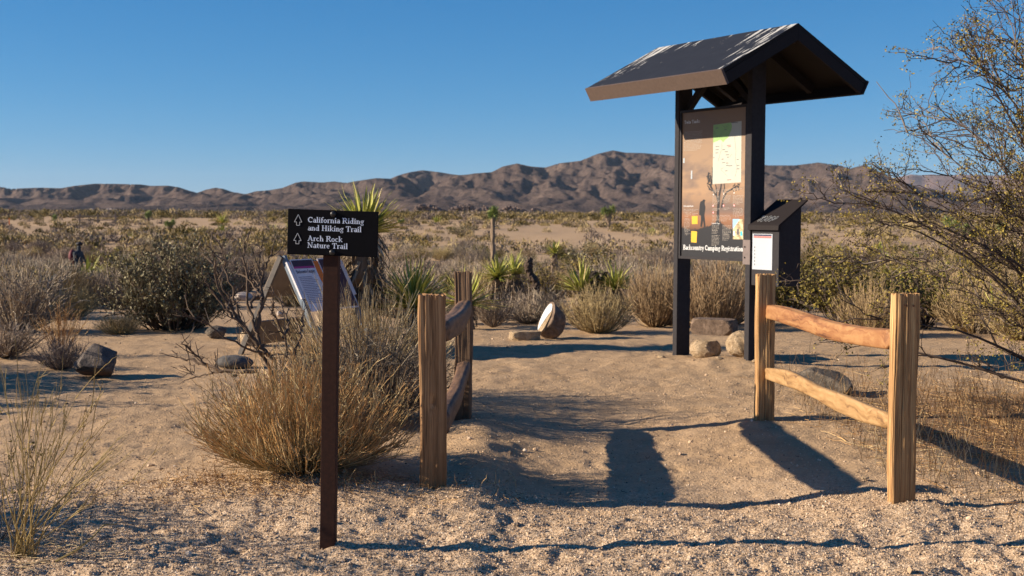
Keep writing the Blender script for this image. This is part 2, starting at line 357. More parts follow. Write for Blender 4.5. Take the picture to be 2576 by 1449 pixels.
# ------------------------------------------------------------------ hills
CREST = [(-330, 455, 3000), (-150, 472, 3100), (0, 469.5, 3300), (27, 475, 3000), (60, 473.5, 3000), (102, 472, 3000), (152, 473.5, 3000), (190, 467, 2950), (237, 462, 2900), (288, 462.5, 2900),
 (355, 464, 2850), (379, 467.5, 2800), (423, 467, 2700), (450, 471, 2650), (474, 479, 2600), (496, 485, 2750), (518, 477, 2900), (542, 472, 2850), (562, 475, 2800), (582, 482, 2900),
 (603, 487, 3000), (620, 488, 3000), (643, 481, 2900), (677, 478.5, 2850), (711, 472.5, 2800), (745, 459, 2700), (765, 456.5, 2700), (812, 459, 2700), (840, 456.5, 2700), (872, 460, 2700), (893, 456, 2700),
 (947, 448, 2500), (982, 449.5, 2600), (1005, 440, 3100), (1032, 433, 3300), (1063, 428, 3400), (1106, 433, 3300), (1159, 442, 3100), (1195, 436, 2500), (1237, 433, 2500), (1265, 418.6, 2600), (1301, 411, 2650),
 (1336, 418.6, 2750), (1372, 421.5, 2850), (1407, 410.5, 2800), (1460, 404.5, 2800), (1503, 387, 2800), (1542, 378, 2850), (1573, 384, 2850), (1620, 385, 2800), (1697, 392, 2700), (1760, 396, 2700),
 (1850, 404, 2800), (1932, 416, 2900), (2000, 416, 2900), (2058, 408.7, 2900), (2113, 416, 2800), (2139, 424, 2500), (2175, 414, 2300), (2212, 431.6, 2350), (2245, 448.5, 2450), (2310, 470, 2600), (2420, 490, 2800), (2700, 500, 3000), (3100, 480, 3000)]
def elev(px, py):
    d = ray(px, py); return d[0] / d[1], d[2] / d[1]
def build_hills():
    rng = np.random.default_rng(4)
    C = []
    for px, py, D in CREST:
        u, e = elev(px, py); C.append((u * D, D, CH + e * D))
    C = np.array(C); seg = [(C[i], C[i + 1], .62) for i in range(len(C) - 1)]
    # spurs running down toward the plain, given by hand from the larger ridges of the photograph: (px on crest, px, py, distance of foot)
    spurs = [(-150, -60, 520, 2300), (60, 20, 515, 2300), (190, 150, 520, 2200), (237, 300, 515, 2250), (355, 330, 520, 2100), (379, 430, 500, 2300), (423, 560, 520, 1950), (474, 470, 520, 2100), (542, 640, 512, 2200),
      (677, 600, 515, 2200), (711, 720, 515, 2000), (765, 690, 520, 2000), (812, 820, 520, 1950), (872, 850, 520, 1950), (893, 960, 505, 2000), (947, 1050, 512, 1800), (982, 1010, 500, 2300), (1063, 1110, 490, 2700), (1195, 1080, 515, 1800), (1195, 1170, 520, 1800),
      (1237, 1260, 515, 1750), (1301, 1350, 500, 1900), (1301, 1250, 500, 2000), (1336, 1420, 510, 1850), (1372, 1330, 520, 1900), (1460, 1400, 515, 1850), (1460, 1520, 515, 1850), (1503, 1480, 515, 1850), (1542, 1600, 515, 1800), (1573, 1720, 495, 1900), (1620, 1690, 520, 1800), (1697, 1790, 505, 1900),
      (1850, 1830, 515, 2000), (1932, 1950, 520, 1900), (2000, 2080, 510, 1950), (2058, 2050, 522, 1850), (2058, 2170, 505, 1950), (2139, 2110, 515, 1750), (2175, 2260, 505, 1750), (2175, 2190, 520, 1700), (2310, 2330, 515, 2000), (2420, 2500, 515, 2100), (2700, 2650, 515, 2100)]
    pxs = np.array([c[0] for c in CREST])
    for a, b_, py, Dn in spurs:
        i = int(np.argmin(abs(pxs - a))); p0 = C[i]
        u, e = elev(b_, py); p1 = np.array([u * Dn, Dn, max(CH + e * Dn, 4)])
        pts = [p0]; K = 5
        for k in range(1, K + 1):
            t = k / K; q = p0 * (1 - t) + p1 * t
            q[2] = p1[2] + (p0[2] - p1[2]) * (1 - t) ** 1.15; q[0] += rng.normal(0, 28) * (k < K); q[2] *= rng.uniform(.9, 1.06)
            pts.append(q)
        for k in range(K): seg.append((pts[k], pts[k + 1], .60))
        for _ in range(3):       # side ribs
            k = rng.integers(1, K); o_ = pts[k]; sgn = rng.choice([-1, 1]); ln = rng.uniform(120, 300)
            q = o_ + np.array([sgn * ln * rng.uniform(.35, .9), -ln, 0]); q[2] = max(2, o_[2] - ln * rng.uniform(.32, .42)); seg.append((o_ * np.array([1, 1, .96]), q, .62))
    us = np.arange(-.66, .66, .00115); rs = np.concatenate([np.arange(1050, 1700, 26), np.arange(1700, 3500, 9.5), np.arange(3500, 5200, 60)])
    Xg = us[None, :] * rs[:, None]; Yg = np.repeat(rs[:, None], len(us), 1)
    wx = 34 * fbm(Xg / 240, Yg / 240, 3, 4); wy = 34 * fbm(Xg / 240, Yg / 240, 9, 4)
    Xw = Xg + wx; Yw = Yg + wy
    H = np.full(Xg.shape, -8.0)
    for p, q, k in seg:
        lo = min(p[0], q[0]) - 700; hi = max(p[0], q[0]) + 700
        d = q[:2] - p[:2]; L2 = d @ d + 1e-6
        t = np.clip(((Xw - p[0]) * d[0] + (Yw - p[1]) * d[1]) / L2, 0, 1)
        dist = np.hypot(Xw - p[0] - t * d[0], Yw - p[1] - t * d[1]); zl = np.maximum(p[2] + (q[2] - p[2]) * t, 1)
        dist = np.sqrt(dist ** 2 + 24 ** 2) - 24
        h = (zl + 8) * np.exp(-k * dist / (zl + 8) * 1.12) - 8
        m = np.maximum(H, h); H = m + 3.0 * np.log(np.exp((H - m) / 3.0) + np.exp((h - m) / 3.0)) if False else m
    rid = 1 - abs(fbm(Xw / 120, Yw / 190, 13, 4, .55))
    rid2 = 1 - abs(fbm(Xw / 85 + Yw / 400, Yw / 260, 63, 5, .5)); rid3 = 1 - abs(fbm(Xg / 34, Yg / 80, 73, 4, .5))
    H = H + np.clip(H / 60, 0, 1) * (9 * (rid - .75) + 15 * (rid2 - .78) + 8 * (rid3 - .8) + 1.5 * fbm(Xg / 40, Yg / 55, 27, 3) + 1.0 * fbm(Xg / 12, Yg / 14, 31, 2))
    T = np.interp(us, [elev(c[0], c[1])[0] for c in CREST], [elev(c[0], c[1])[1] for c in CREST])
    E_ = ((H - CH) / Yg).max(0); f = np.clip(T / np.maximum(E_, 1e-4), .6, 1.6)
    Hc = H.max(0)[None, :]; H = np.where(H > 0, H * (1 + (f[None, :] - 1) * np.clip(H / Hc, 0, 1) ** 2.5), H)
    E_ = ((H - CH) / Yg).max(0); f = np.clip(T / np.maximum(E_, 1e-4), .8, 1.25); H = np.where(H > 0, H * (1 + (f[None, :] - 1) * np.clip(H / Hc, 0, 1) ** 2), H)
    n, k = H.shape; i = np.arange(n - 1)[:, None] * k + np.arange(k - 1)[None, :]
    Fq = np.stack([i, i + 1, i + k + 1, i + k], -1).reshape(-1, 4)
    o = mk('hills', np.stack([Xg, Yg, H], -1).reshape(-1, 3), [Fq], M['hill'], smooth=True); o['kind'] = 'structure'
    # a further, paler range beyond the right end and behind the dips
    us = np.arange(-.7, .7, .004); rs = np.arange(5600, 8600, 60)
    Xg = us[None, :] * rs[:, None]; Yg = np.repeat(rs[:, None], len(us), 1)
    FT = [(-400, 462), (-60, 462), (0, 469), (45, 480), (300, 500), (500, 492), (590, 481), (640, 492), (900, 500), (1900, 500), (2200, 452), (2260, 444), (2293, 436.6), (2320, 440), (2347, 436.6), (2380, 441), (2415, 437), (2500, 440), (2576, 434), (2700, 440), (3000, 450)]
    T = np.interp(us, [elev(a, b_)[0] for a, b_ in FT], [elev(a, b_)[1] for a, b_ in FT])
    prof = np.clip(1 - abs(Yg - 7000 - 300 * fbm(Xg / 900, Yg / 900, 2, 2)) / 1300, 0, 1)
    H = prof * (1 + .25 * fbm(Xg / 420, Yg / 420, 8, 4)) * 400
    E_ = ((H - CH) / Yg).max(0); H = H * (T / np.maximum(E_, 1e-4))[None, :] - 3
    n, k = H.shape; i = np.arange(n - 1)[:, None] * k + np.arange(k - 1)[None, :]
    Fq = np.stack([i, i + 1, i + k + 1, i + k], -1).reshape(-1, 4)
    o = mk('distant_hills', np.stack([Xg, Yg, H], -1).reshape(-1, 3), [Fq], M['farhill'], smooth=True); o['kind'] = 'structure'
build_hills()

# ------------------------------------------------------------------ air
def build_haze():
    m = bpy.data.materials.new('desert_air'); m.use_nodes = True; n = m.node_tree; n.nodes.clear()
    o_ = n.nodes.new('ShaderNodeOutputMaterial'); v = n.nodes.new('ShaderNodeVolumePrincipled'); v.inputs['Color'].default_value = (.62, .78, 1, 1)
    v.inputs['Density'].default_value = 2.8e-5; v.inputs['Anisotropy'].default_value = .0; n.links.new(v.outputs[0], o_.inputs['Volume'])
    V, Fb = box((-7000, -60, -12), (7000, 9600, 300)); h = mk('haze', V, [Fb], m); h['kind'] = 'stuff'; h['label'] = 'thin pale desert air between the camera and the hills'
build_haze()

# ------------------------------------------------------------------ rocks
def ico(sub=3):
    import bmesh
    bm = bmesh.new(); bmesh.ops.create_icosphere(bm, subdivisions=sub, radius=1)
    V = np.array([v.co[:] for v in bm.verts]); Fs = np.array([[v.index for v in f.verts] for f in bm.faces]); bm.free(); return V, Fs
ICO = {k: ico(k) for k in (1, 2, 3, 4)}
def rockV(seed, size, sub=4, planes=9, flat=.72, rough=.04, cuts=()):
    rng = np.random.default_rng(seed); V, Fs = ICO[sub]; V = V.copy()
    for _ in range(planes):
        nrm = rng.normal(0, 1, 3); nrm /= np.linalg.norm(nrm); d = rng.uniform(flat, .95)
        s = V @ nrm; V -= np.outer(np.clip(s - d, 0, None), nrm) * .92
    for nrm, d in cuts:
        nrm = np.array(nrm, float); nrm /= np.linalg.norm(nrm); s = V @ nrm; V -= np.outer(np.clip(s - d, 0, None), nrm)
    V = V * (1 + rough * fbm(V[:, 0] * 3 + V[:, 2] * 2, V[:, 1] * 3 - V[:, 2] * 1.5, seed, 4)[:, None])
    V = V * np.array(size) / 2
    return V, Fs
def rock(name, label, seed, c, size, mat, rot=0, sub=4, sink=.06, zbase=None, **k):
    V, Fs = rockV(seed, size, sub, **k)
    ca, sa = math.cos(rot), math.sin(rot); V = V @ np.array([[ca, sa, 0], [-sa, ca, 0], [0, 0, 1]])
    V[:, 2] -= V[:, 2].min() + sink * size[2]
    o = mk(name, V, [Fs], mat, smooth=False)
    o.location = (c[0], c[1], g1(c[0], c[1]) if zbase is None else zbase); return tag(o, label, 'rock')
M['rock1'] = mrock('dark_grey_stone', (.075, .062, .055), (.12, .10, .088), (.19, .155, .13), 8, .015, low=((.27, .14, .08), .07))
M['rock2'] = mrock('warm_granite', (.27, .19, .115), (.42, .31, .195), (.54, .42, .29), 18, .03)
M['rock3'] = mrock('dark_cut_stone', (.10, .068, .05), (.17, .12, .088), (.25, .18, .135), 22, .01)
M['rock4'] = mrock('speckled_grey_rock', (.06, .050, .042), (.12, .10, .08), (.22, .18, .14), 14, .015)
M['rockpale'] = mrock('pale_granite', (.34, .28, .24), (.45, .38, .33), (.55, .48, .42), 6, .02)

rock('boulder', 'dark angular boulder with an orange underside alone on the bare ground at left', 11, (-3.05, 9.30), (.33, .32, .30), M['rock1'], .5, sub=4, sink=.02, planes=12, flat=.6, cuts=[((.5, 0, 1), .75), ((0, 0, -1), .8)])
rock('boulder', 'dark grey speckled rock lying behind the lower rail of the right fence', 23, (2.14, 8.62), (.46, .36, .25), M['rock4'], -.5, sub=4, sink=.25, planes=9, flat=.6, cuts=[((.6, -.2, 1), .6)])
# sliced stone with a white painted face and the long low stone before it
rb = thing('painted_stone', 'rounded stone cut aslant with a white painted face, leaning behind a low stone', 'rock', (.372, 12.40, g1(.37, 12.4)))
V, Fs = rockV(31, (.31, .28, .38), 4, planes=7, flat=.72, cuts=[((-.86, -.40, .46), .30)])
nrm = np.array((-.86, -.40, .46)); nrm /= np.linalg.norm(nrm)
V[:, 2] -= V[:, 2].min() + .02
o = mk('stone', V, [Fs], M['rock3'], rb)
cen = V[(ICO[4][0] @ nrm) > .45]; sc_ = V.mean(0)
def patch(name, pts, mat, off):
    b1 = np.cross(nrm, (0, 0, 1)); b1 /= np.linalg.norm(b1); b2 = np.cross(b1, nrm); b2 *= np.sign(b2[2])
    c0 = cen.mean(0); P = [c0 + nrm * off + b1 * p[0] + b2 * p[1] for p in pts]
    return mk(name, np.array(P + [p - nrm * .02 for p in P]), [np.array([[0, i, i + 1] for i in range(1, len(P) - 1)]), np.array([[i, (i + 1) % len(P), (i + 1) % len(P) + len(P), i + len(P)] for i in range(len(P))])], mat, rb)
a = np.linspace(0, 2 * np.pi, 28, endpoint=False); rr = 1 + .05 * np.sin(3 * a + 1) + .03 * np.sin(7 * a)
patch('cut_face', [(.085 * r_ * math.cos(t), .155 * r_ * math.sin(t) + .0) for r_, t in zip(rr, a)], M['rock2'], .012)
patch('white_paint', [(.082 * math.cos(t), .152 * math.sin(t)) for t in np.linspace(-1.1, 2.6, 16)] + [(-.02, .02), (.0, -.03), (.015, -.10)], M['white'], .015)
rock('low_stone', 'long low tan stone lying before the white painted stone', 41, (.13, 12.17), (.36, .2, .145), M['rock2'], .05, sub=4, sink=.03, planes=5, flat=.5, cuts=[((0, 0, 1), .6), ((0, -1, 0), .7), ((0, 0, -1), .6), ((1, 0, 0), .8), ((-1, -.3, 0), .82)])

# ------------------------------------------------------------------ serif lettering
TK, TN = .17, .085
GL = {
 'C': (.78, [('a', .42, .5, .34, .43, 52, 308, TK), ('l', .66, .62, .66, .97, TN), ('l', .66, .03, .66, .2, TN * .6)]),
 'R': (.86, [('v', .2, 0, 1), ('h', .02, .38, .04), ('h', .02, .45, .96), ('a', .43, .74, .22, .21, -90, 90, TK), ('h', .2, .45, .51), ('l', .42, .5, .74, .05, TK), ('h', .62, .88, .04)]),
 'H': (.94, [('v', .2, 0, 1), ('v', .72, 0, 1), ('h', .02, .38, .04), ('h', .02, .38, .96), ('h', .54, .9, .04), ('h', .54, .9, .96), ('h', .2, .72, .52)]),
 'T': (.80, [('v', .4, 0, 1), ('h', .04, .76, .955), ('l', .07, .72, .07, .98, TN), ('l', .73, .72, .73, .98, TN), ('h', .22, .58, .04)]),
 'A': (.90, [('l', .40, 1, .74, .04, TK), ('l', .42, 1, .14, .04, TN), ('h', .0, .28, .04), ('h', .56, .92, .04), ('h', .22, .62, .34)]),
 'N': (.92, [('l', .18, .96, .72, .04, TK), ('l', .16, .04, .16, .96, TN), ('l', .74, .04, .74, .96, TN), ('h', .02, .32, .04), ('h', .0, .28, .96), ('h', .6, .9, .96)]),
 'B': (.80, [('v', .2, 0, 1), ('a', .42, .75, .2, .205, -90, 90, TK), ('a', .43, .27, .24, .23, -90, 90, TK), ('h', .02, .43, .96), ('h', .02, .43, .04), ('h', .2, .42, .52)]),
 'P': (.76, [('v', .2, 0, 1), ('h', .02, .38, .04), ('h', .02, .45, .96), ('a', .43, .72, .22, .23, -90, 90, TK), ('h', .2, .45, .49)]),
 'L': (.74, [('v', .2, 0, 1), ('h', .02, .38, .96), ('h', .02, .66, .04), ('l', .66, .02, .66, .28, TN)]),
 'a': (.56, [('a', .24, .2, .15, .155, 0, 360, .13), ('v', .43, 0, .48), ('a', .28, .47, .16, .17, 0, 160, .11), ('h', .43, .56, .04)]),
 'n': (.68, [('v', .16, 0, .64), ('h', .02, .3, .04), ('h', .02, .16, .61), ('a', .33, .41, .17, .2, 0, 150, .12), ('v', .5, 0, .43), ('h', .38, .64, .04)]),
 'm': (1.0, [('v', .16, 0, .64), ('h', .02, .3, .04), ('h', .02, .16, .61), ('a', .32, .41, .16, .2, 0, 150, .11), ('v', .48, 0, .43), ('h', .37, .59, .04), ('a', .65, .41, .17, .2, 0, 150, .11), ('v', .82, 0, .43), ('h', .7, .96, .04)]),
 'r': (.48, [('v', .16, 0, .64), ('h', .02, .32, .04), ('h', .02, .16, .61), ('a', .34, .46, .14, .15, 35, 160, .12)]),
 'i': (.35, [('v', .17, 0, .64), ('h', .02, .32, .04), ('h', .02, .17, .61), ('l', .09, .86, .26, .86, .17)]),
 'l': (.35, [('v', .17, 0, 1.03), ('h', .02, .32, .04), ('h', .02, .17, .99)]),
 'f': (.42, [('v', .18, 0, .82), ('a', .33, .82, .15, .18, 30, 180, .11), ('h', .02, .38, .61), ('h', .04, .34, .04)]),
 'o': (.60, [('a', .29, .32, .20, .27, 0, 360, .14)]),
 'd': (.66, [('v', .47, 0, 1.03), ('a', .26, .31, .18, .25, 0, 360, .12), ('h', .32, .47, .99), ('h', .47, .62, .04)]),
 'g': (.58, [('a', .26, .42, .17, .19, 0, 360, .12), ('a', .27, -.1, .2, .15, 0, 360, .09), ('h', .38, .56, .6)]),
 'k': (.66, [('v', .16, 0, 1.03), ('l', .2, .28, .5, .6, TN), ('l', .28, .38, .56, .05, .15), ('h', .02, .3, .04), ('h', .02, .16, .99), ('h', .46, .66, .04), ('h', .38, .6, .61)]),
 'c': (.52, [('a', .28, .32, .2, .27, 50, 310, .14)]),
 'h': (.68, [('v', .16, 0, 1.03), ('h', .02, .3, .04), ('h', .02, .16, .99), ('a', .33, .41, .17, .2, 0, 150, .12), ('v', .5, 0, .43), ('h', .38, .64, .04)]),
 't': (.42, [('v', .18, .12, .82), ('a', .29, .14, .12, .11, 180, 320, .1), ('h', .02, .38, .61)]),
 'u': (.68, [('v', .17, .2, .64), ('a', .31, .21, .15, .18, 180, 350, .11), ('v', .5, 0, .64), ('h', .02, .17, .61), ('h', .36, .5, .61), ('h', .5, .64, .04)]),
 'e': (.54, [('a', .28, .32, .2, .27, 25, 315, .13), ('h', .1, .46, .36)]),
 'y': (.60, [('l', .13, .62, .34, .04, TK), ('l', .5, .62, .22, -.3, TN), ('h', .0, .27, .61), ('h', .38, .6, .61), ('l', .1, -.26, .24, -.26, .12)]),
 'p': (.66, [('v', .16, -.3, .64), ('a', .36, .32, .18, .26, 0, 360, .12), ('h', .02, .32, -.28), ('h', .02, .16, .61)]),
 's': (.46, [('a', .22, .46, .13, .13, 20, 255, .11), ('a', .24, .17, .14, .14, -150, 90, .11)]),
 'w': (.84, [('l', .12, .62, .28, .04, .15), ('l', .28, .04, .44, .6, TN), ('l', .42, .6, .58, .04, .15), ('l', .58, .04, .74, .62, TN), ('h', .0, .24, .61), ('h', .3, .5, .61), ('h', .62, .84, .61)]),
 'v': (.60, [('l', .12, .62, .3, .04, TK), ('l', .3, .04, .48, .62, TN), ('h', .0, .25, .61), ('h', .36, .6, .61)]),
 ' ': (.32, []),
}
def text_mesh(mb, s, x, z, size, width=None, y=0.0, slope=0.0, depth=.0006):
    """lettering in the xz plane facing -y, starting at x with the baseline at z"""
    tot = sum(GL[c][0] for c in s); sx = size if width is None else width / tot; off = 0; k = 0
    for ch in s:
        adv, st = GL[ch]
        for q in st:
            k += 1; yo = y - depth - (k % 9) * 2.2e-5
            if q[0] == 'a':
                _, cx, cz, rx, rz, a0, a1, w = q; n = max(6, int(abs(a1 - a0) / 22)); a = np.radians(np.linspace(a0, a1, n + 1))
                o_ = np.stack([cx + (rx + w / 2) * np.cos(a), cz + (rz + w / 2 * .8) * np.sin(a)], 1); i_ = np.stack([cx + (rx - w / 2) * np.cos(a), cz + (rz - w / 2 * .8) * np.sin(a)], 1)
                P = np.concatenate([o_, i_]); Fq = np.array([[j, j + 1, n + 2 + j, n + 1 + j] for j in range(n)])
            else:
                if q[0] == 'v': x0, z0, x1, z1, w = q[1], q[2], q[1], q[3], TK
                elif q[0] == 'h': x0, z0, x1, z1, w = q[1], q[3], q[2], q[3], TN * .95
                else: x0, z0, x1, z1, w = q[1:]
                if q[0] == 'l' and w >= .15 and abs(z1 - z0) > .01:  # horizontally cut thick diagonals
                    P = np.array([[x0 - w / 2, z0], [x0 + w / 2, z0], [x1 + w / 2, z1], [x1 - w / 2, z1]])
                else:
                    d = np.array([x1 - x0, z1 - z0]); d /= np.linalg.norm(d); nn = np.array([-d[1], d[0]]) * w / 2
                    P = np.array([[x0, z0] - nn, [x1, z1] - nn, [x1, z1] + nn, [x0, z0] + nn])
                Fq = np.array([[0, 1, 2, 3]])
            X = x + off * sx + P[:, 0] * sx; Z = z + P[:, 1] * size + (off * sx) * slope
            mb.add(np.stack([X, np.full(len(X), yo), Z], 1), Fq)
        off += adv
def fine_print(mb, rng, x, z, w, n, lh, y, ch=.38, fill=.95):
    for i in range(n):
        cx = 0; wl = w * (rng.uniform(.55, .8) if i == n - 1 else rng.uniform(.88, 1))
        while cx < wl:
            ww = rng.uniform(.006, .022); ww = min(ww, wl - cx)
            if ww > .002:
                z0 = z - i * lh
                for k in range(max(1, int(ww / .0045))):
                    xa = x + cx + k * .0045; mb.add([[xa, y, z0], [xa + .0030, y, z0], [xa + .0030, y, z0 + lh * ch], [xa, y, z0 + lh * ch]], [[0, 1, 2, 3]])
            cx += ww + .0045
def poly(name, pts, y, mat, parent, th=.0008):
    """a flat printed or pasted shape in the xz plane, facing -y"""
    import bmesh
    bm = bmesh.new(); vs = [bm.verts.new((p[0], y, p[1])) for p in pts]
    f = bm.faces.new(vs); f.normal_update()
    if f.normal.y > 0: f.normal_flip()
    bmesh.ops.triangulate(bm, faces=[f]); me = bpy.data.meshes.new(name); bm.to_mesh(me); bm.free(); me.materials.append(mat)
    o = bpy.data.objects.new(name, me); COL.objects.link(o); o.parent = parent; return o

# ------------------------------------------------------------------ information kiosk
YAW = 1.014; KX, KY = 1.6433, 10.4551; KZ = g1(KX, KY)
K = thing('information_kiosk', 'dark roofed information kiosk on two posts standing beside the trail', 'kiosk', (KX, KY, 0), -YAW)
for x0, x1 in ((-.475, -.42), (.42, .475)):
    mb = MB(); mb.add(*box((x0, -.02, -.25), (x1, .125, 2.50))); o = mb.build('post', M['postgrey'], K)
    bv = o.modifiers.new('bevel', 'BEVEL'); bv.width = .004; bv.segments = 2
zr, zt, ye, yb, zb, xn, xf = 2.6465, 2.2605, .742, .683, 2.160, .9466, -.7445
def mroof():
    m, n, b, l = nodes('grey_roof_metal_with_droppings'); v = coord(n)
    f = noise(n, 9, 5, .6, v); c = mix(n, f, (.013, .015, .022), (.022, .026, .036))
    w = noise(n, 1, 4, .6, coord(n, 'Object', (26, 3.2, 3.2))); sp = n.nodes.new('ShaderNodeSeparateXYZ'); l(v, sp.inputs[0])
    near = ramp(n, math_(n, 'ADD', math_(n, 'MULTIPLY', math_(n, 'ABSOLUTE', math_(n, 'SUBTRACT', sp.outputs[0], .1)), 1.15), 0.), [(.1, (0, 0, 0)), (.95, (.19, .19, .19))])
    top = ramp(n, sp.outputs[2], [(.0, (0, 0, 0)), (1, (1, 1, 1))])
    hi = math_(n, 'MULTIPLY', math_(n, 'SUBTRACT', sp.outputs[2], 2.35), .42, clamp=True)
    k = math_(n, 'ADD', math_(n, 'ADD', w, near), hi)
    k = ramp(n, k, [(.765, (0, 0, 0)), (.79, (1, 1, 1))]); gm_ = n.nodes.new('ShaderNodeNewGeometry'); sn = n.nodes.new('ShaderNodeSeparateXYZ'); l(gm_.outputs['True Normal'], sn.inputs[0])
    under = ramp(n, sn.outputs[2], [(.0, (0, 0, 0)), (.05, (1, 1, 1))], 'CONSTANT')          # bird droppings lie on the upper side only; shade under the roof is painted in as a darker colour
    l(mix(n, math_(n, 'MULTIPLY', k, under), mix(n, under, (.014, .011, .010), c), (.42, .42, .41)), b.inputs['Base Color']); b.inputs['Roughness'].default_value = .7; b.inputs['Specular IOR Level'].default_value = .15; bump(n, b, f, .002); return m
M['roof'] = mroof()
for sg in (-1, 1):
    th = .028
    nrm_ = np.array([0, sg * (zr - zt), ye]); nrm_ /= np.linalg.norm(nrm_)
    V = []
    for x in (xf, xn):
        for (y_, z_) in ((sg * .0005, zr), (sg * ye, zt)): V.append([x, y_, z_])
        for (y_, z_) in ((sg * .0005, zr - th), (sg * (ye - .012), zt - th)): V.append([x, y_, z_])
    # 0 ridge 1 eave 2 ridge-low 3 eave-low, +4 near end
    Fq = [[0, 4, 5, 1], [2, 3, 7, 6], [1, 5, 7, 3], [0, 1, 3, 2], [4, 6, 7, 5], [0, 2, 6, 4]]
    mk('roof_panel', V, [np.array(Fq)], M['roof'], K)
    # eave fascia, square to the slope
    p = np.array([0, sg * ye, zt + .002]); q = np.array([0, sg * yb, zb]); d = (q - p); d /= np.linalg.norm(d); nn = nrm_ * .0
    out = np.array([0, sg * abs(d[2]), abs(d[1])]); out = np.array([0, sg * .89, -.45 * 0 + .45]) * .0
    o2 = np.array([0, sg * (zr - zt) * 0 + sg * .89, -.46]) * .022
    Vf = [[x, *(pp[1:])] for x in (xf - .004, xn + .006) for pp in (p, q, q + o2, p + o2)]
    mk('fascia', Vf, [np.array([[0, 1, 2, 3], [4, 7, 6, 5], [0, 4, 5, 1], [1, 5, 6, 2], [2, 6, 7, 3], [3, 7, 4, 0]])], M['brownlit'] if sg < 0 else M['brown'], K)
    # rake boards at both gable ends
    for x0, x1 in ((xn - .032, xn), (xf, xf + .032)):
        a0 = np.array([sg * .001, zr - th - .0015]); a1 = np.array([sg * (ye - .02), zt - th - .0015]); dn = np.array([-sg * .46, -.888]) * .085
        b0 = np.array([sg * .001, zr - th - .098]); b1 = a1 + dn
        Vr = [[x, *pp] for x in (x0, x1) for pp in (a0, a1, b1, b0)]
        mk('rake_board', Vr, [np.array([[0, 1, 2, 3], [4, 7, 6, 5], [0, 4, 5, 1], [1, 5, 6, 2], [2, 6, 7, 3], [3, 7, 4, 0]])], M['brown'], K)
    for xx in (-.45, .447):   # rafters over the posts
        mb = MB(); mb.add(*bar((xx, sg * .03 + .05 * (sg < 0) * 0, zr - .075), (xx, sg * (ye - .1), zt - .035), .07, .05, (0, 0, 1))); mb.build('rafter', M['brown'], K)
mb = MB(); mb.add(*box((xf + .04, -.025, zr - .14), (xn - .04, .025, zr - .045))); mb.build('ridge_beam', M['brown'], K)
mb = MB(); mb.add(*bar((-.40, .06, 2.09), (-.05, .06, 2.42), .05, .05)); mb.build('brace', M['brown'], K)
mb = MB(); mb.add(*bar((.40, .06, 2.09), (.05, .06, 2.42), .05, .05)); mb.build('brace', M['brown'], K)
# panel
PW, PZ0, PZ1 = .4156, .837, 2.083
mb = MB(); mb.add(*box((-PW, .0, PZ0), (PW, .025, PZ1))); mb.build('panel_backing', M['brown'], K)
mb = MB()
for a, b_ in (((-PW, -.014, PZ0), (-PW + .02, -.001, PZ1)), ((PW - .02, -.014, PZ0), (PW, -.001, PZ1)), ((-PW + .02, -.0135, PZ0), (PW - .02, -.001, PZ0 + .022)), ((-PW + .02, -.0135, PZ1 - .022), (PW - .02, -.001, PZ1))):
    mb.add(*box(a, b_))
mb.build('panel_frame', M['postgrey'], K)
def ST(s, t): return (-PW + .02 + s * (2 * PW - .04), PZ1 - .022 - t * (PZ1 - PZ0 - .044))
def mposter():
    m, n, b, l = nodes('printed_sunset_poster'); v = coord(n); sp = n.nodes.new('ShaderNodeSeparateXYZ'); l(v, sp.inputs[0])
    z = math_(n, 'DIVIDE', math_(n, 'SUBTRACT', sp.outputs[2], PZ0), PZ1 - PZ0)
    c = ramp(n, z, [(.0, (.025, .025, .028)), (.17, (.025, .025, .028)), (.22, (.17, .085, .05)), (.29, (.26, .125, .07)), (.33, (.18, .115, .085)), (.45, (.31, .20, .125)), (.62, (.27, .185, .125)), (.8, (.25, .17, .115)), (1, (.20, .14, .10))])
    f = noise(n, 1, 5, .55, coord(n, 'Object', (2.6, 2.6, 7))); k = ramp(n, f, [(.46, (0, 0, 0)), (.62, (.8, .8, .8))])
    zz = ramp(n, z, [(.27, (0, 0, 0)), (.33, (1, 1, 1)), (.6, (1, 1, 1)), (.75, (.25, .25, .25))])
    l(mix(n, math_(n, 'MULTIPLY', k, zz), c, (.13, .10, .095)), b.inputs['Base Color']); b.inputs['Roughness'].default_value = .5; b.inputs['Specular IOR Level'].default_value = .2; return m
M['poster'] = mposter()
sil = mplain('silhouette_print', (.022, .022, .026), .35, .05, 20); paper = mplain('cream_map_paper', (.42, .43, .38), .5, .03, 12)
green = mplain('map_green', (.26, .44, .15), .5, .08, 18); yellow = mplain('yellow_tag', (.58, .36, .02), .6, .04, 20); redp = mplain('red_print', (.62, .07, .08), .5, .05, 20)
ink = mplain('grey_map_ink', (.16, .16, .16), .6, .05, 30); printw = mplain('white_print', (.66, .68, .70), .5, .02, 20); printg = mplain('white_title_print', (.7, .7, .7), .5, .02, 20); printtan = mplain('pale_fine_print', (.42, .38, .34), .5, .02, 20)
poly('poster', [ST(0, 0), ST(1, 0), ST(1, 1), ST(0, 1)], -.002, M['poster'], K)
rng = np.random.default_rng(7)
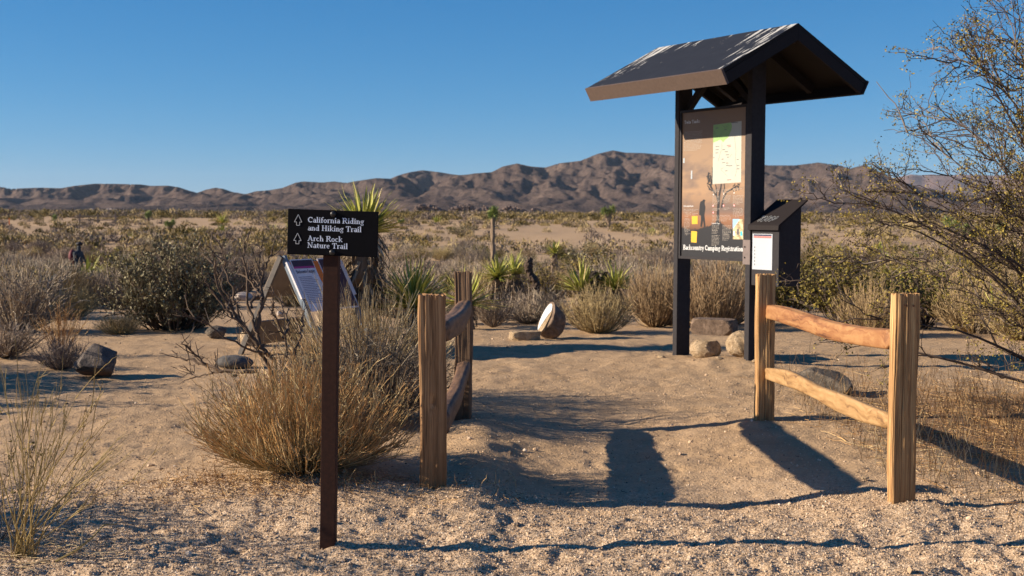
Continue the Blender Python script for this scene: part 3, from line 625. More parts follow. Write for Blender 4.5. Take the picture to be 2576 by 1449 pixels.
# dark ground with a ragged grass edge
gp = [ST(0, 1), ST(1, 1)]; xs = np.linspace(1, 0, 90)
for i, s in enumerate(xs): gp.append(ST(s, .805 + .012 * math.sin(s * 9) - .03 * math.exp(-((s - .60) / .12) ** 2) - (rng.random() * .022 if i % 2 else 0)))
poly('ground_silhouette', gp, -.0024, sil, K)
def mm(pts, w0, w1):   # a tapering branch outline
    pts = [np.array(p, float) for p in pts]; Lf = []; Rt = []
    for i, p in enumerate(pts):
        d = pts[min(i + 1, len(pts) - 1)] - pts[max(i - 1, 0)]; d /= np.linalg.norm(d) + 1e-9; nn = np.array([-d[1], d[0]]); w = (w0 + (w1 - w0) * i / (len(pts) - 1)) / 2
        Lf.append(tuple(p + nn * w)); Rt.append(tuple(p - nn * w))
    return Lf + Rt[::-1]
def Z2(x, y):            # position on the panel read from the picture
    s = (x - (187 - 33 * (y - 65) / 1310)) / 592; top = 66 - 32 * s; bot = 1378 + 26 * s; return ST(min(max(s, 0), 1), (y - top) / (bot - top))
mb = MB(); kk = 0
def addpoly(mb, pts, y):
    global kk
    kk += 1; P = np.array([[p[0], y - (kk % 12) * 1e-5, p[1]] for p in pts]); n = len(P)
    mb.add(P, [np.array([[i, i + 1, n - 2 - i, n - 1 - i] for i in range(n // 2 - 1)])])
for pts, a, b_ in (([(510, 1075), (512, 960), (522, 860), (530, 800)], 26, 16), ([(518, 900), (500, 830), (475, 790), (450, 740), (425, 720)], 12, 7), ([(545, 940), (560, 860), (590, 800), (640, 770), (690, 740)], 14, 7),
                   ([(530, 800), (540, 760), (545, 722)], 14, 10), ([(475, 790), (440, 770), (418, 735)], 8, 6), ([(450, 740), (452, 690), (445, 640)], 12, 9), ([(438, 700), (425, 650), (432, 615)], 16, 14), ([(462, 720), (466, 640), (463, 565)], 8, 5), ([(560, 800), (575, 760), (570, 722)], 9, 7), ([(500, 830), (500, 770), (492, 725)], 9, 7)):
    addpoly(mb, mm([Z2(*p) for p in pts], a / 740, b_ / 740), -.0026)
for _ in range(60):
    bx, bz = random.Random(_).choice([(432, 640), (445, 690), (425, 700), (660, 765), (690, 745), (440, 770)]); rr_ = random.Random(_ + 99)
    p = Z2(bx + rr_.uniform(-14, 14), bz + rr_.uniform(-30, 30)); a = rr_.uniform(0, 6.28); addpoly(mb, mm([p, (p[0] + .02 * math.cos(a), p[1] + .02 * math.sin(a))], .009, .002), -.0027)
mb.build('tree_silhouette', sil, K)
hk = [(378, 860), (390, 864), (398, 872), (390, 878), (388, 900), (396, 930), (392, 960), (385, 1000), (390, 1060), (394, 1112), (380, 1114), (372, 1050), (362, 1112), (345, 1110), (352, 1050), (352, 1005), (334, 1003), (338, 960), (342, 905), (350, 880), (368, 872)]
poly('hiker_silhouette', [Z2(*p) for p in hk], -.0029, sil, K)
mp = poly('map', [Z2(480, 185), Z2(733, 160), Z2(722, 712), Z2(465, 722)], -.0031, paper, K)
poly('green_area', [Z2(480, 186), Z2(640, 170), Z2(648, 200), Z2(642, 235), Z2(628, 270), Z2(612, 305), Z2(590, 320), Z2(565, 345), Z2(555, 330), Z2(540, 320), Z2(510, 333), Z2(475, 345)], -.0034, green, K)
mb = MB(); 
for pts in ([(555, 345), (556, 400), (535, 460), (520, 515)], [(540, 585), (570, 575)], [(545, 590), (600, 655)], [(670, 300), (680, 420), (675, 520), (690, 580), (670, 660)], [(645, 455), (625, 480)], [(490, 240), (495, 270)], [(495, 275), (530, 285), (545, 280)], [(560, 190), (590, 215)], [(600, 190), (600, 212)], [(620, 245), (640, 235)]):
    addpoly(mb, mm([Z2(*p) for p in pts], .0022, .0022), -.0036)
for (x, y, w) in ((497, 382, 34), (497, 410, 30), (560, 412, 24), (495, 440, 26), (475, 482, 12), (580, 432, 30), (590, 460, 30), (600, 482, 18), (550, 498, 20), (556, 530, 26), (590, 535, 22), (590, 556, 20), (685, 505, 20), (685, 560, 24), (685, 590, 24), (580, 605, 24), (608, 560, 38), (640, 172, 60), (500, 215, 26), (580, 232, 20)):
    addpoly(mb, mm([Z2(x, y), Z2(x + w, y - 1)], .006, .006), -.0036)
mb.build('map_lines', ink, K)
for (x, y, w) in ((600, 375, 38), (608, 388, 30), (598, 688, 36)): poly('map_red_label', mm([Z2(x, y), Z2(x + w, y - 2)], .005, .005), -.0036, redp, K)
for (x, y) in ((468, 920), (563, 920), (658, 920), (468, 982)):
    c = Z2(x, y); poly('red_icon', [(c[0] + .0095 * math.cos(t), c[1] + .0095 * math.sin(t)) for t in np.linspace(0, 2 * np.pi, 16, endpoint=False)], -.0027, redp, K)
for (x, y) in ((468, 920), (563, 920), (658, 920), (468, 982), (472, 818), (567, 813), (660, 806)): poly('white_icon', [Z2(x - 5, y + 5), Z2(x + 4, y + 5), Z2(x + 3, y - 6), Z2(x - 2, y - 7)], -.0033, printw, K)
poly('yellow_tag', [Z2(265, 1012), Z2(322, 1012), Z2(320, 1085), Z2(265, 1085)], -.0034, yellow, K)
poly('yellow_tag', [Z2(262, 1148), Z2(310, 1153), Z2(315, 1160), Z2(308, 1258), Z2(255, 1252), Z2(258, 1155)], -.0036, yellow, K)
def mphoto():
    m, n, b, l = nodes('printed_rock_photo'); v = coord(n); f = noise(n, 26, 5, .65, v); sp = n.nodes.new('ShaderNodeSeparateXYZ'); l(v, sp.inputs[0])
    c = ramp(n, f, [(.38, (.18, .15, .08)), (.5, (.48, .38, .22)), (.64, (.62, .52, .34))])
    k = math_(n, 'ADD', math_(n, 'MULTIPLY', math_(n, 'SUBTRACT', sp.outputs[2], 1.105), 9.), math_(n, 'MULTIPLY', math_(n, 'SUBTRACT', .31, sp.outputs[0]), 9.))
    l(mix(n, ramp(n, k, [(.35, (0, 0, 0)), (.5, (1, 1, 1))]), c, (.25, .50, .80)), b.inputs['Base Color']); b.inputs['Roughness'].default_value = .4; return m
ph = poly('photo_print', [Z2(645, 1043), Z2(737, 1045), Z2(735, 1228), Z2(644, 1226)], -.0034, mphoto(), K)
for nm, x, y, w, h, c in (('camper_print', 720, 1175, 20, 26, (.03, .55, .62)), ('camper_print', 655, 1172, 14, 28, (.72, .74, .9)), ('camper_print', 690, 1160, 24, 34, (.10, .09, .10))):
    p = Z2(x, y); poly(nm, [(p[0] - w / 1480, p[1] - h / 1480), (p[0] + w / 1480, p[1] - h / 1480), (p[0] + w / 2400, p[1] + h / 1480), (p[0] - w / 2000, p[1] + h / 1600)], -.0037, mplain('print_' + str(x), c, .5, .1, 60), K)
mb = MB(); p0 = Z2(177, 1320); p1 = Z2(733, 1337)
text_mesh(mb, 'Backcountry Camping Registration', p0[0], p0[1], .041, p1[0] - p0[0], y=-.003, slope=(p1[1] - p0[1]) / (p1[0] - p0[0]))
mb.build('title_lettering', printw, K)
mb = MB(); p0 = Z2(203, 165); p1 = Z2(355, 160); text_mesh(mb, 'Twin Tanks', p0[0], p0[1], .028, p1[0] - p0[0], y=-.003); mb.build('heading_lettering', printg, K)
mb = MB(); p0 = Z2(188, 925); text_mesh(mb, 'Backcountry Permits', p0[0], p0[1], .0125, .128, y=-.0032); mb.build('small_heading', printw, K); mb = MB(); p0 = Z2(454, 1087); text_mesh(mb, 'Leave No Trace'.replace('No', 'No'), p0[0], p0[1], .0125, .098, y=-.0032); mb.build('small_heading', printw, K)
mb = MB()
for x, y, w, n, lh in ((200, 240, .245, 14, .0118), (188, 948, .19, 3, .0118), (197, 985, .088, 3, .0115), (268, 985, .08, 2, .0115), (192, 1030, .078, 11, .0112), (197, 1168, .075, 2, .0112), (465, 775, .085, 3, .0115), (557, 772, .1, 3, .0115), (650, 765, .115, 2, .0115),
                       (465, 832, .088, 7, .0112), (557, 825, .1, 6, .0112), (650, 828, .125, 7, .0112), (462, 945, .1, 2, .0112), (557, 940, .1, 2, .0112), (650, 945, .125, 7, .0112), (460, 1005, .235, 5, .0112), (455, 1100, .095, 4, .0112), (455, 1145, .08, 3, .0112), (453, 1190, .1, 8, .0112), (553, 1100, .115, 7, .0112), (553, 1180, .09, 5, .0112)):
    p = Z2(x, y); fine_print(mb, rng, p[0], p[1] - .004, w, n, lh, -.0031)
mb.build('fine_print', printtan, K)
tape = mplain('tape', (.40, .45, .50), .4, .1, 50)
for x, y, w, h in ((268, 632, 14, 52), (195, 500, 16, 30)):
    p = Z2(x, y); poly('tape_remnant', [(p[0] - w / 1480, p[1] - h / 1480), (p[0] + w / 1480, p[1] - h / 1480), (p[0] + w / 1480, p[1] + h / 1480), (p[0] - w / 1900, p[1] + h / 1480)], -.0038, tape, K)

# registration box on the right post
BX = thing('registration_box', 'dark metal registration box with sloping lid fixed beside the kiosk post', 'box', (KX, KY, 0), -YAW)
bx0, bx1, by0, by1, bz0 = .482, .782, -.006, .224, .655
prof = [(by0, bz0), (by1, bz0), (by1, 1.285), (by0, 1.12)]
V = [[x, *p] for x in (bx0, bx1) for p in prof]
mk('body', V, [np.array([[0, 1, 2, 3], [4, 7, 6, 5], [0, 4, 5, 1], [1, 5, 6, 2], [2, 6, 7, 3], [3, 7, 4, 0]])], M['postgrey'], BX)
lid = [(by0 - .028, 1.102), (by0 - .028, 1.088), (by0 - .020, 1.088), (by0 - .018, 1.112), (by1 + .045, 1.322), (by1 + .045, 1.334), (by0 - .01, 1.133)]
lid = [(by0 - .030, 1.090), (by0 - .004, 1.090), (by0 - .004, 1.1225), (by1 + .05, 1.3165), (by1 + .05, 1.3305), (by0 - .012, 1.138), (by0 - .026, 1.126)]
n = len(lid); V = [[x, *p] for x in (bx0 - .022, bx1 + .02) for p in lid]
import bmesh
def prism(name, prof, x0, x1, mat, parent, bev=0):
    bm = bmesh.new(); A = [bm.verts.new((x0, *p)) for p in prof]; B = [bm.verts.new((x1, *p)) for p in prof]
    bm.faces.new(A); bm.faces.new(B[::-1])
    for i in range(len(prof)): bm.faces.new((A[i], B[i], B[(i + 1) % len(prof)], A[(i + 1) % len(prof)]))
    bmesh.ops.recalc_face_normals(bm, faces=bm.faces[:]); me = bpy.data.meshes.new(name); bm.to_mesh(me); bm.free(); me.materials.append(mat)
    o = bpy.data.objects.new(name, me); COL.objects.link(o); o.parent = parent; return o
prism('lid', lid, bx0 - .022, bx1 + .02, M['brown'], BX)
mb = MB(); mb.add(*box((bx0 + .01, by0 - .004, bz0 + .125), (bx0 + .232, by0 - .001, bz0 + .405))); nt_ = mb.build('notice', mplain('white_notice_paper', (.42, .46, .52), .35, .02, 12), BX)
yb_ = by0 - .0046
poly('navy_band', [(bx0 + .022, bz0 + .388), (bx0 + .222, bz0 + .388), (bx0 + .222, bz0 + .400), (bx0 + .022, bz0 + .400)], yb_, mplain('navy_print', (.02, .035, .08), .4, .05, 20), nt_)
poly('red_band', [(bx0 + .022, bz0 + .372), (bx0 + .222, bz0 + .372), (bx0 + .222, bz0 + .3865), (bx0 + .022, bz0 + .3865)], yb_, mplain('salmon_print', (.75, .16, .15), .4, .05, 20), nt_)
mb = MB(); fine_print(mb, rng, bx0 + .03, bz0 + .35, .17, 3, .012, yb_)
for i in range(6): fine_print(mb, rng, bx0 + .055, bz0 + .30 - i * .027, .12, 2, .010, yb_)
mb.build('fine_print', mplain('faint_print', (.50, .50, .52), .5, .02, 20), nt_)
mb = MB()
for i in range(6): z0 = bz0 + .298 - i * .027; mb.add([[bx0 + .033, yb_, z0 - .005], [bx0 + .042, yb_, z0 - .005], [bx0 + .040, yb_, z0 + .008], [bx0 + .035, yb_, z0 + .008]], [[0, 1, 2, 3]])
mb.build('small_icons', M['black'], nt_)
# scratched scrawl on the lid: a pale looping line
sc = []; d0 = np.array([0, by0 - .012, 1.138]); d1 = np.array([0, by1 + .05, 1.3305]); dd = (d1 - d0)
tt = np.linspace(0, 1, 90); xs = bx0 + .03 + .19 * tt + .012 * np.sin(tt * 55); us_ = .20 + .10 * np.sin(tt * 41 + 1) * (1 - .3 * tt) + .04 * np.sin(tt * 97)
P = np.stack([xs, d0[1] + dd[1] * us_, d0[2] + dd[2] * us_ + .0015], 1)
v_, f_, a_ = tubes(P[None], np.array([.0016]), 4); MB().add(v_, f_, **a_).build('scrawl', mplain('pale_scratch', (.45, .47, .48), .6, .1, 40), BX)
mb = MB(); mb.add(*box((.395, -.024, .815), (.478, -.0205, 1.01)));
mb.build('bracket', mplain('brown_bracket', (.16, .125, .12), .5, .1, 30), BX)
for z_ in (.87, .955):
    v_, f_ = ICO[2]; MB().add(v_ * .007 + np.array([.42, -.026, z_]), f_).build('bolt', M['bolt'], BX, True)

# stones stacked between the kiosk posts
rock('block_stone', 'squared dark block resting on the two boulders between the kiosk posts', 51, (1.69, 10.58), (.44, .34, .235), M['rock3'], -.45, sub=4, sink=0, zbase=.175 + KZ, planes=0, rough=.012, cuts=[((0, 0, 1), .55), ((0, 0, -1), .55), ((1, 0, 0), .8), ((-1, 0, 0), .8), ((0, 1, 0), .65), ((0, -1, 0), .65)])
rock('round_boulder', 'round pale speckled boulder beside the right kiosk post', 61, (1.885, 10.33), (.29, .28, .225), M['rock2'], .3, sink=.03, flat=.84, planes=5, rough=.06)
rock('round_boulder', 'tan blocky boulder beside the left kiosk post, half under the dark block', 71, (1.60, 10.46), (.26, .26, .20), M['rock2'], -.3, sink=.03, flat=.78, planes=6, cuts=[((0, 0, 1), .7), ((0, 0, -1), .7)])
rock('boulder', 'dark stone in shade behind the pale round boulder at the kiosk', 73, (2.05, 10.72), (.30, .3, .25), M['rock4'], .3, sink=.05, flat=.7, planes=6)
for i, (x, y, s, lb) in enumerate(((1.655, 10.13, .075, 'flat stone chip on the sand before the tan boulder of the kiosk'), (1.93, 10.03, .07, 'small chip of stone close to the right kiosk post'), (1.24, 10.52, .08, 'pale pebble lying left of the left kiosk post'))):
    rock('stone_chip', lb, 80 + i, (x, y), (s, s * .8, s * .45), M['rock2'], i, sub=3, sink=.1, planes=6, flat=.5)

# ------------------------------------------------------------------ split-rail fences
def post_mesh(name, parent, w, d, h, seed, mat, x, y, rotz=0, lean=(0, 0), groove=.006, freq=150, sink=.2, slots=(), knot=None):
    rng = np.random.default_rng(seed); n = 132; rows = 44
    hw, hd, c = w / 2, d / 2, .009
    per = []
    for i in range(n):
        s = i / n * (2 * w + 2 * d)
        if s < w: p = (-hw + s, -hd, 0)
        elif s < w + d: p = (hw, -hd + s - w, 1)
        elif s < 2 * w + d: p = (hw - (s - w - d), hd, 2)
        else: p = (-hw, hd - (s - 2 * w - d), 3)
        px_, py_ = p[0], p[1]; ax, ay = abs(px_) - (hw - c), abs(py_) - (hd - c)
        if ax > 0 and ay > 0:
            L_ = math.hypot(ax, ay); px_ = math.copysign(hw - c + ax / L_ * c, px_); py_ = math.copysign(hd - c + ay / L_ * c, py_)
        per.append((px_, py_, s))
    per = np.array(per); zz = np.linspace(-sink, h, rows)
    S_, Z_ = np.meshgrid(per[:, 2], zz)
    g = vn(S_ * freq, Z_ * 1.6 + seed, seed) * .6 + vn(S_ * freq * 2.3, Z_ * 3 + seed, seed + 5) * .4
    disp = -groove * np.clip(g, 0, 1) + .004 * fbm(S_ * 12, Z_ * 4, seed + 9, 3)
    if knot is not None: disp = disp - .012 * np.exp(-(((S_ - knot[0]) / .012) ** 2 + ((Z_ - knot[1]) / .02) ** 2))
    nrm2 = per[:, :2] / np.maximum(np.linalg.norm(per[:, :2], axis=1, keepdims=True), 1e-6)
    XX = per[None, :, 0] + nrm2[None, :, 0] * disp; YY = per[None, :, 1] + nrm2[None, :, 1] * disp
    wob = .004 * np.sin(Z_ * 5 + seed)
    ZZ = Z_.copy(); ZZ[-1] += -.010 * np.clip(vn(per[:, 2] * 110, per[:, 2] * 0 + 3, seed), 0, 1) * 1.6; 
    V = np.stack([XX + wob + lean[0] * Z_, YY + lean[1] * Z_, ZZ], -1).reshape(-1, 3)
    i = np.arange(rows - 1)[:, None] * n + np.arange(n)[None, :]; j = np.arange(rows - 1)[:, None] * n + (np.arange(n)[None, :] + 1) % n
    Fq = np.stack([i, j, j + n, i + n], -1).reshape(-1, 4)
    # rough end grain: three shrinking rings
    mb = MB(); mb.add(V, Fq); top = V[-n:]; cen_ = top.mean(0); prev = top; 
    rings = [top]
    for f in (.8, .5, .2):
        rg = cen_ + (top - cen_) * f; rg[:, 2] = h - .006 + .008 * vn(rg[:, 0] * 190, rg[:, 1] * 60, seed); rings.append(rg)
    RV = np.concatenate(rings); Fr = []
    for a in range(3):
        i = np.arange(n) + a * n; j = (np.arange(n) + 1) % n + a * n; Fr.append(np.stack([i, j, j + n, i + n], -1))
    mb.add(RV, [np.concatenate(Fr)]); mb.add(np.concatenate([rings[-1], cen_[None]]), [np.array([[i, (i + 1) % n, n] for i in range(n)])])
    o = mb.build(name, mat, parent); o.location = (x, y, 0); o.rotation_euler = (0, 0, rotz); return o
def rail_mesh(name, parent, path, hgt, thick, seed, mat):
    """a split rail swept along a path of points; hgt gives the height at each"""
    P = np.array(path, float); K_ = len(P); n = 60; t = np.linspace(0, 1, K_); tf = np.linspace(0, 1, n)
    C = np.stack([np.interp(tf, t, P[:, k]) for k in range(3)], 1)
    for _ in range(3): C[1:-1] = (C[:-2] + 2 * C[1:-1] + C[2:]) / 4
    Hh = np.interp(tf, t, hgt); T = np.gradient(C, axis=0); T /= np.linalg.norm(T, axis=1, keepdims=True)
    side = np.cross(T, (0, 0, 1)); side /= np.linalg.norm(side, axis=1, keepdims=True); upv = np.cross(side, T)
    m = 36; a = np.linspace(0, 2 * np.pi, m, endpoint=False)
    sh = 1 / np.maximum(np.abs(np.cos(a)) ** 5 + np.abs(np.sin(a)) ** 5, 1e-6) ** (1 / 5)
    TT, AA = np.meshgrid(tf, a, indexing='ij')
    r = 1 + .10 * fbm(TT * 3.5 + 0 * AA, np.cos(AA) * 1.2 + seed, seed, 3) + .05 * vn(AA * 9, TT * 2, seed + 3) + .07 * np.sin(AA * 2 + seed + TT * 2)
    end = np.clip(np.minimum(TT, 1 - TT) / .05, .72, 1)
    X = sh[None, :] * r * end * np.cos(a)[None, :] * thick / 2; Zr = sh[None, :] * r * end * np.sin(a)[None, :] * Hh[:, None] / 2
    V = C[:, None, :] + side[:, None, :] * X[..., None] + upv[:, None, :] * Zr[..., None]
    i = np.arange(n - 1)[:, None] * m + np.arange(m)[None, :]; j = np.arange(n - 1)[:, None] * m + (np.arange(m)[None, :] + 1) % m
    mb = MB(); mb.add(V.reshape(-1, 3), [np.stack([i, j, j + m, i + m], -1).reshape(-1, 4)])
    for e, ring in ((0, V[0]), (1, V[-1])): mb.add(np.concatenate([ring, ring.mean(0)[None]]), [np.array([[i, (i + 1) % m, m] for i in range(m)])])
    o = mb.build(name, mat, parent, True); return o
def mrail(name, light, mid, dark, ax):
    return mwood(name, light, mid, dark, sx=1, sz=1)
def mrailwood(name, light, mid, dark):
    m, n, b, l = nodes(name); v = coord(n, 'Object', (42, 2.4, 42)); w = noise(n, 3, 3, .5, coord(n))
    vv = n.nodes.new('ShaderNodeVectorMath'); vv.operation = 'ADD'; l(v, vv.inputs[0]); cm = n.nodes.new('ShaderNodeCombineXYZ'); l(math_(n, 'MULTIPLY', w, 5.), cm.inputs[0]); l(math_(n, 'MULTIPLY', w, 7.), cm.inputs[2]); l(cm.outputs[0], vv.inputs[1])
    f = noise(n, 1, 5, .6, vv.outputs[0]); g = noise(n, 7, 4, .6, coord(n))
    c = ramp(n, f, [(.30, dark), (.43, mid), (.60, light)]); c = mix(n, ramp(n, g, [(.5, (0, 0, 0)), (.7, (.6, .6, .6))]), c, mid)
    l(c, b.inputs['Base Color']); b.inputs['Roughness'].default_value = .7; bump(n, b, f, .003); return m
M['railA'] = mrailwood('orange_split_rail', (.34, .175, .068), (.25, .105, .036), (.09, .032, .013))
M['railB'] = mrailwood('honey_split_rail', (.38, .235, .105), (.29, .165, .065), (.12, .06, .024))
M['railG'] = mrailwood('grey_split_rail', (.17, .092, .045), (.10, .052, .026), (.03, .016, .009))

FR = thing('rail_fence', 'short two-rail split cedar fence right of the trail, sunlit', 'fence', (1.56, 6.36, 0))
def loc(o, t): o.parent = t; o.location = Vector(o.location) - Vector(t.location); return o
o = post_mesh('post', FR, .104, .072, .885 + g1(1.632, 5.256), 3, M['wood'], 1.632, 5.262, rotz=.05, groove=.010, freq=130, lean=(-.003, 0)); o.location = (1.632 - 1.56, 5.262 - 6.36, 0)
o = post_mesh('post', FR, .105, .085, .86, 8, M['wood'], 1.49, 7.46, rotz=.06, groove=.009, freq=110); o.location = (1.49 - 1.56, 7.46 - 6.36, 0)
def fline(px, py, A, B):
    """point on the fence line A-B seen at px, py"""
    u = ray(px, py); u = u[0] / u[1]
    # A + s (B - A): x = u y
    s = (u * A[1] - A[0]) / ((B[0] - A[0]) - u * (B[1] - A[1])); Y = A[1] + s * (B[1] - A[1]); return at(px, py, Y)
A_, B_ = (1.515, 7.42), (1.60, 5.30)
top = [(1925, 764, 800), (1960, 770, 806), (2000, 780, 820), (2060, 800, 843), (2100, 812, 855), (2160, 822, 866), (2205, 826, 873), (2238, 828, 876)]
P = [fline(a, (b_ + c) / 2, A_, B_) for a, b_, c in top]; hg = [(c - b_) / F * p[1] for (a, b_, c), p in zip(top, P)]
P = [P[0] + (P[0] - P[1]) * .10] + P + [P[-1] + (P[-1] - P[-2]) * .35]; hg = [hg[0]] + hg + [hg[-1]]
o = rail_mesh('rail', FR, [p - np.array([1.56, 6.36, 0]) for p in P], hg, .055, 2, M['railA'])
low = [(1918, 925, 948), (1950, 926, 960), (1990, 931, 975), (2030, 950, 990), (2065, 972, 1010), (2100, 984, 1032), (2140, 998, 1050), (2180, 1014, 1066), (2232, 1034, 1078)]
P = [fline(a, (b_ + c) / 2, A_, B_) for a, b_, c in low]; hg = [(c - b_) / F * p[1] for (a, b_, c), p in zip(low, P)]
P = [P[0] + (P[0] - P[1]) * .08] + P + [P[-1] + (P[-1] - P[-2]) * .28]; hg = [hg[0]] + hg + [hg[-1]]
o = rail_mesh('rail', FR, [p - np.array([1.56, 6.36, 0]) for p in P], hg, .06, 5, M['railB'])
for z_, x_ in ((.835, -.012), (.833, .02)):
    v_, f_ = ICO[1]; mbn = MB().add(v_ * .005, f_); n_ = mbn.build('nail', M['rust'], FR); ca, sa = math.cos(.05), math.sin(.05)
    n_.location = (1.632 - 1.56 + x_ * ca + .037 * sa, 5.262 - 6.36 + x_ * sa - .037 * ca, z_)
FL = thing('rail_fence', 'short two-rail split cedar fence left of the trail, next to the broom bush', 'fence', (-.31, 6.43, 0))
o = post_mesh('post', FL, .115, .10, .86, 13, M['woodred'], 0, 0, rotz=.07, groove=.0045, freq=60, knot=(.052, .40), lean=(.003, 0)); o.location = (-.341 + .31, 5.455 - 6.43, 0)
o = post_mesh('post', FL, .098, .10, .87, 18, M['woodgrey'], 0, 0, rotz=-.06, groove=.006, freq=90); o.location = (-.284 + .31, 7.42 - 6.43, 0)
P = [np.array([-.275, 7.40, .665]), np.array([-.275, 7.0, .655]), np.array([-.28, 6.4, .66]), np.array([-.295, 5.9, .675]), np.array([-.31, 5.48, .69])]
rail_mesh('rail', FL, [p - np.array([-.31, 6.43, 0]) for p in P], [.085, .10, .11, .105, .095], .075, 7, M['railG'])
P = [np.array([-.275, 7.40, .315]), np.array([-.28, 6.9, .30]), np.array([-.285, 6.3, .29]), np.array([-.30, 5.8, .285]), np.array([-.31, 5.48, .285])]
rail_mesh('rail', FL, [p - np.array([-.31, 6.43, 0]) for p in P], [.08, .095, .10, .10, .09], .075, 9, M['railG'])

# ------------------------------------------------------------------ trail sign
SX, SY = -.661, 4.511
TS = thing('trail_sign', 'black trail sign with pale lettering and two up arrows on a rusty brown post', 'sign', (SX, SY, g1(SX, SY)))
TS.rotation_euler = (0, R(.95), R(-3))
mb = MB(); mb.add(*box((-.027, 0, -.15), (.027, .045, 1.205))); o = mb.build('post', M['rust'], TS); bv = o.modifiers.new('bevel', 'BEVEL'); bv.width = .0015; bv.segments = 2
bw, bh, zc = .322, .161, 1.133
bd = bpy.data.objects.new('sign_board', None); 
cx = -.001
mb = MB(); mb.add(*box((-bw / 2, -.012, -bh / 2), (bw / 2, -.001, bh / 2))); bd = mb.build('sign_board', M['black'], TS); bd.location = (.008, 0, zc); bd.rotation_euler = (0, R(.75), 0)
bv = bd.modifiers.new('bevel', 'BEVEL'); bv.width = .002; bv.segments = 2
sc_ = bw / 747
def BL(x, y): return (-bw / 2 + (x) * sc_, bh / 2 - y * sc_)
mb = MB()
for s, x, y, w in (('California Riding', 168, 106, 464), ('and Hiking Trail', 168, 172, 445), ('Arch Rock', 168, 258, 290), ('Nature Trail', 168, 314, 335)):
    p = BL(x, y); text_mesh(mb, s, p[0], p[1], 45 * sc_, w * sc_, y=-.0121, depth=.0006)
mb.build('lettering', M['letter'], bd)
for ax, ay in ((87, 88), (85, 240)):
    mb = MB(); pts = [(0, -43), (31, 18), (13, 18), (13, 45), (-13, 45), (-13, 18), (-31, 18)]
    c = [np.array(BL(ax + p[0], ay + p[1])) for p in pts]
    for i in range(len(c)):
        a, b_ = c[i], c[(i + 1) % len(c)]; mb.add(*bar((a[0], -.0126 - .00003 * i, a[1]), (b_[0], -.0126 - .00003 * i, b_[1]), .0019, .0008, (b_[1] - a[1], 0, a[0] - b_[0])))
    mb.build('arrow', M['white'], bd)
for by_ in (33, 347):
    p = BL(375, by_ - 2); v_, f_ = ICO[3]; v_ = v_ * np.array([.0105, .007, .0105]); o = MB().add(v_, f_).build('bolt', M['bolt'], bd, True); o.location = (p[0], -.0125, p[1])

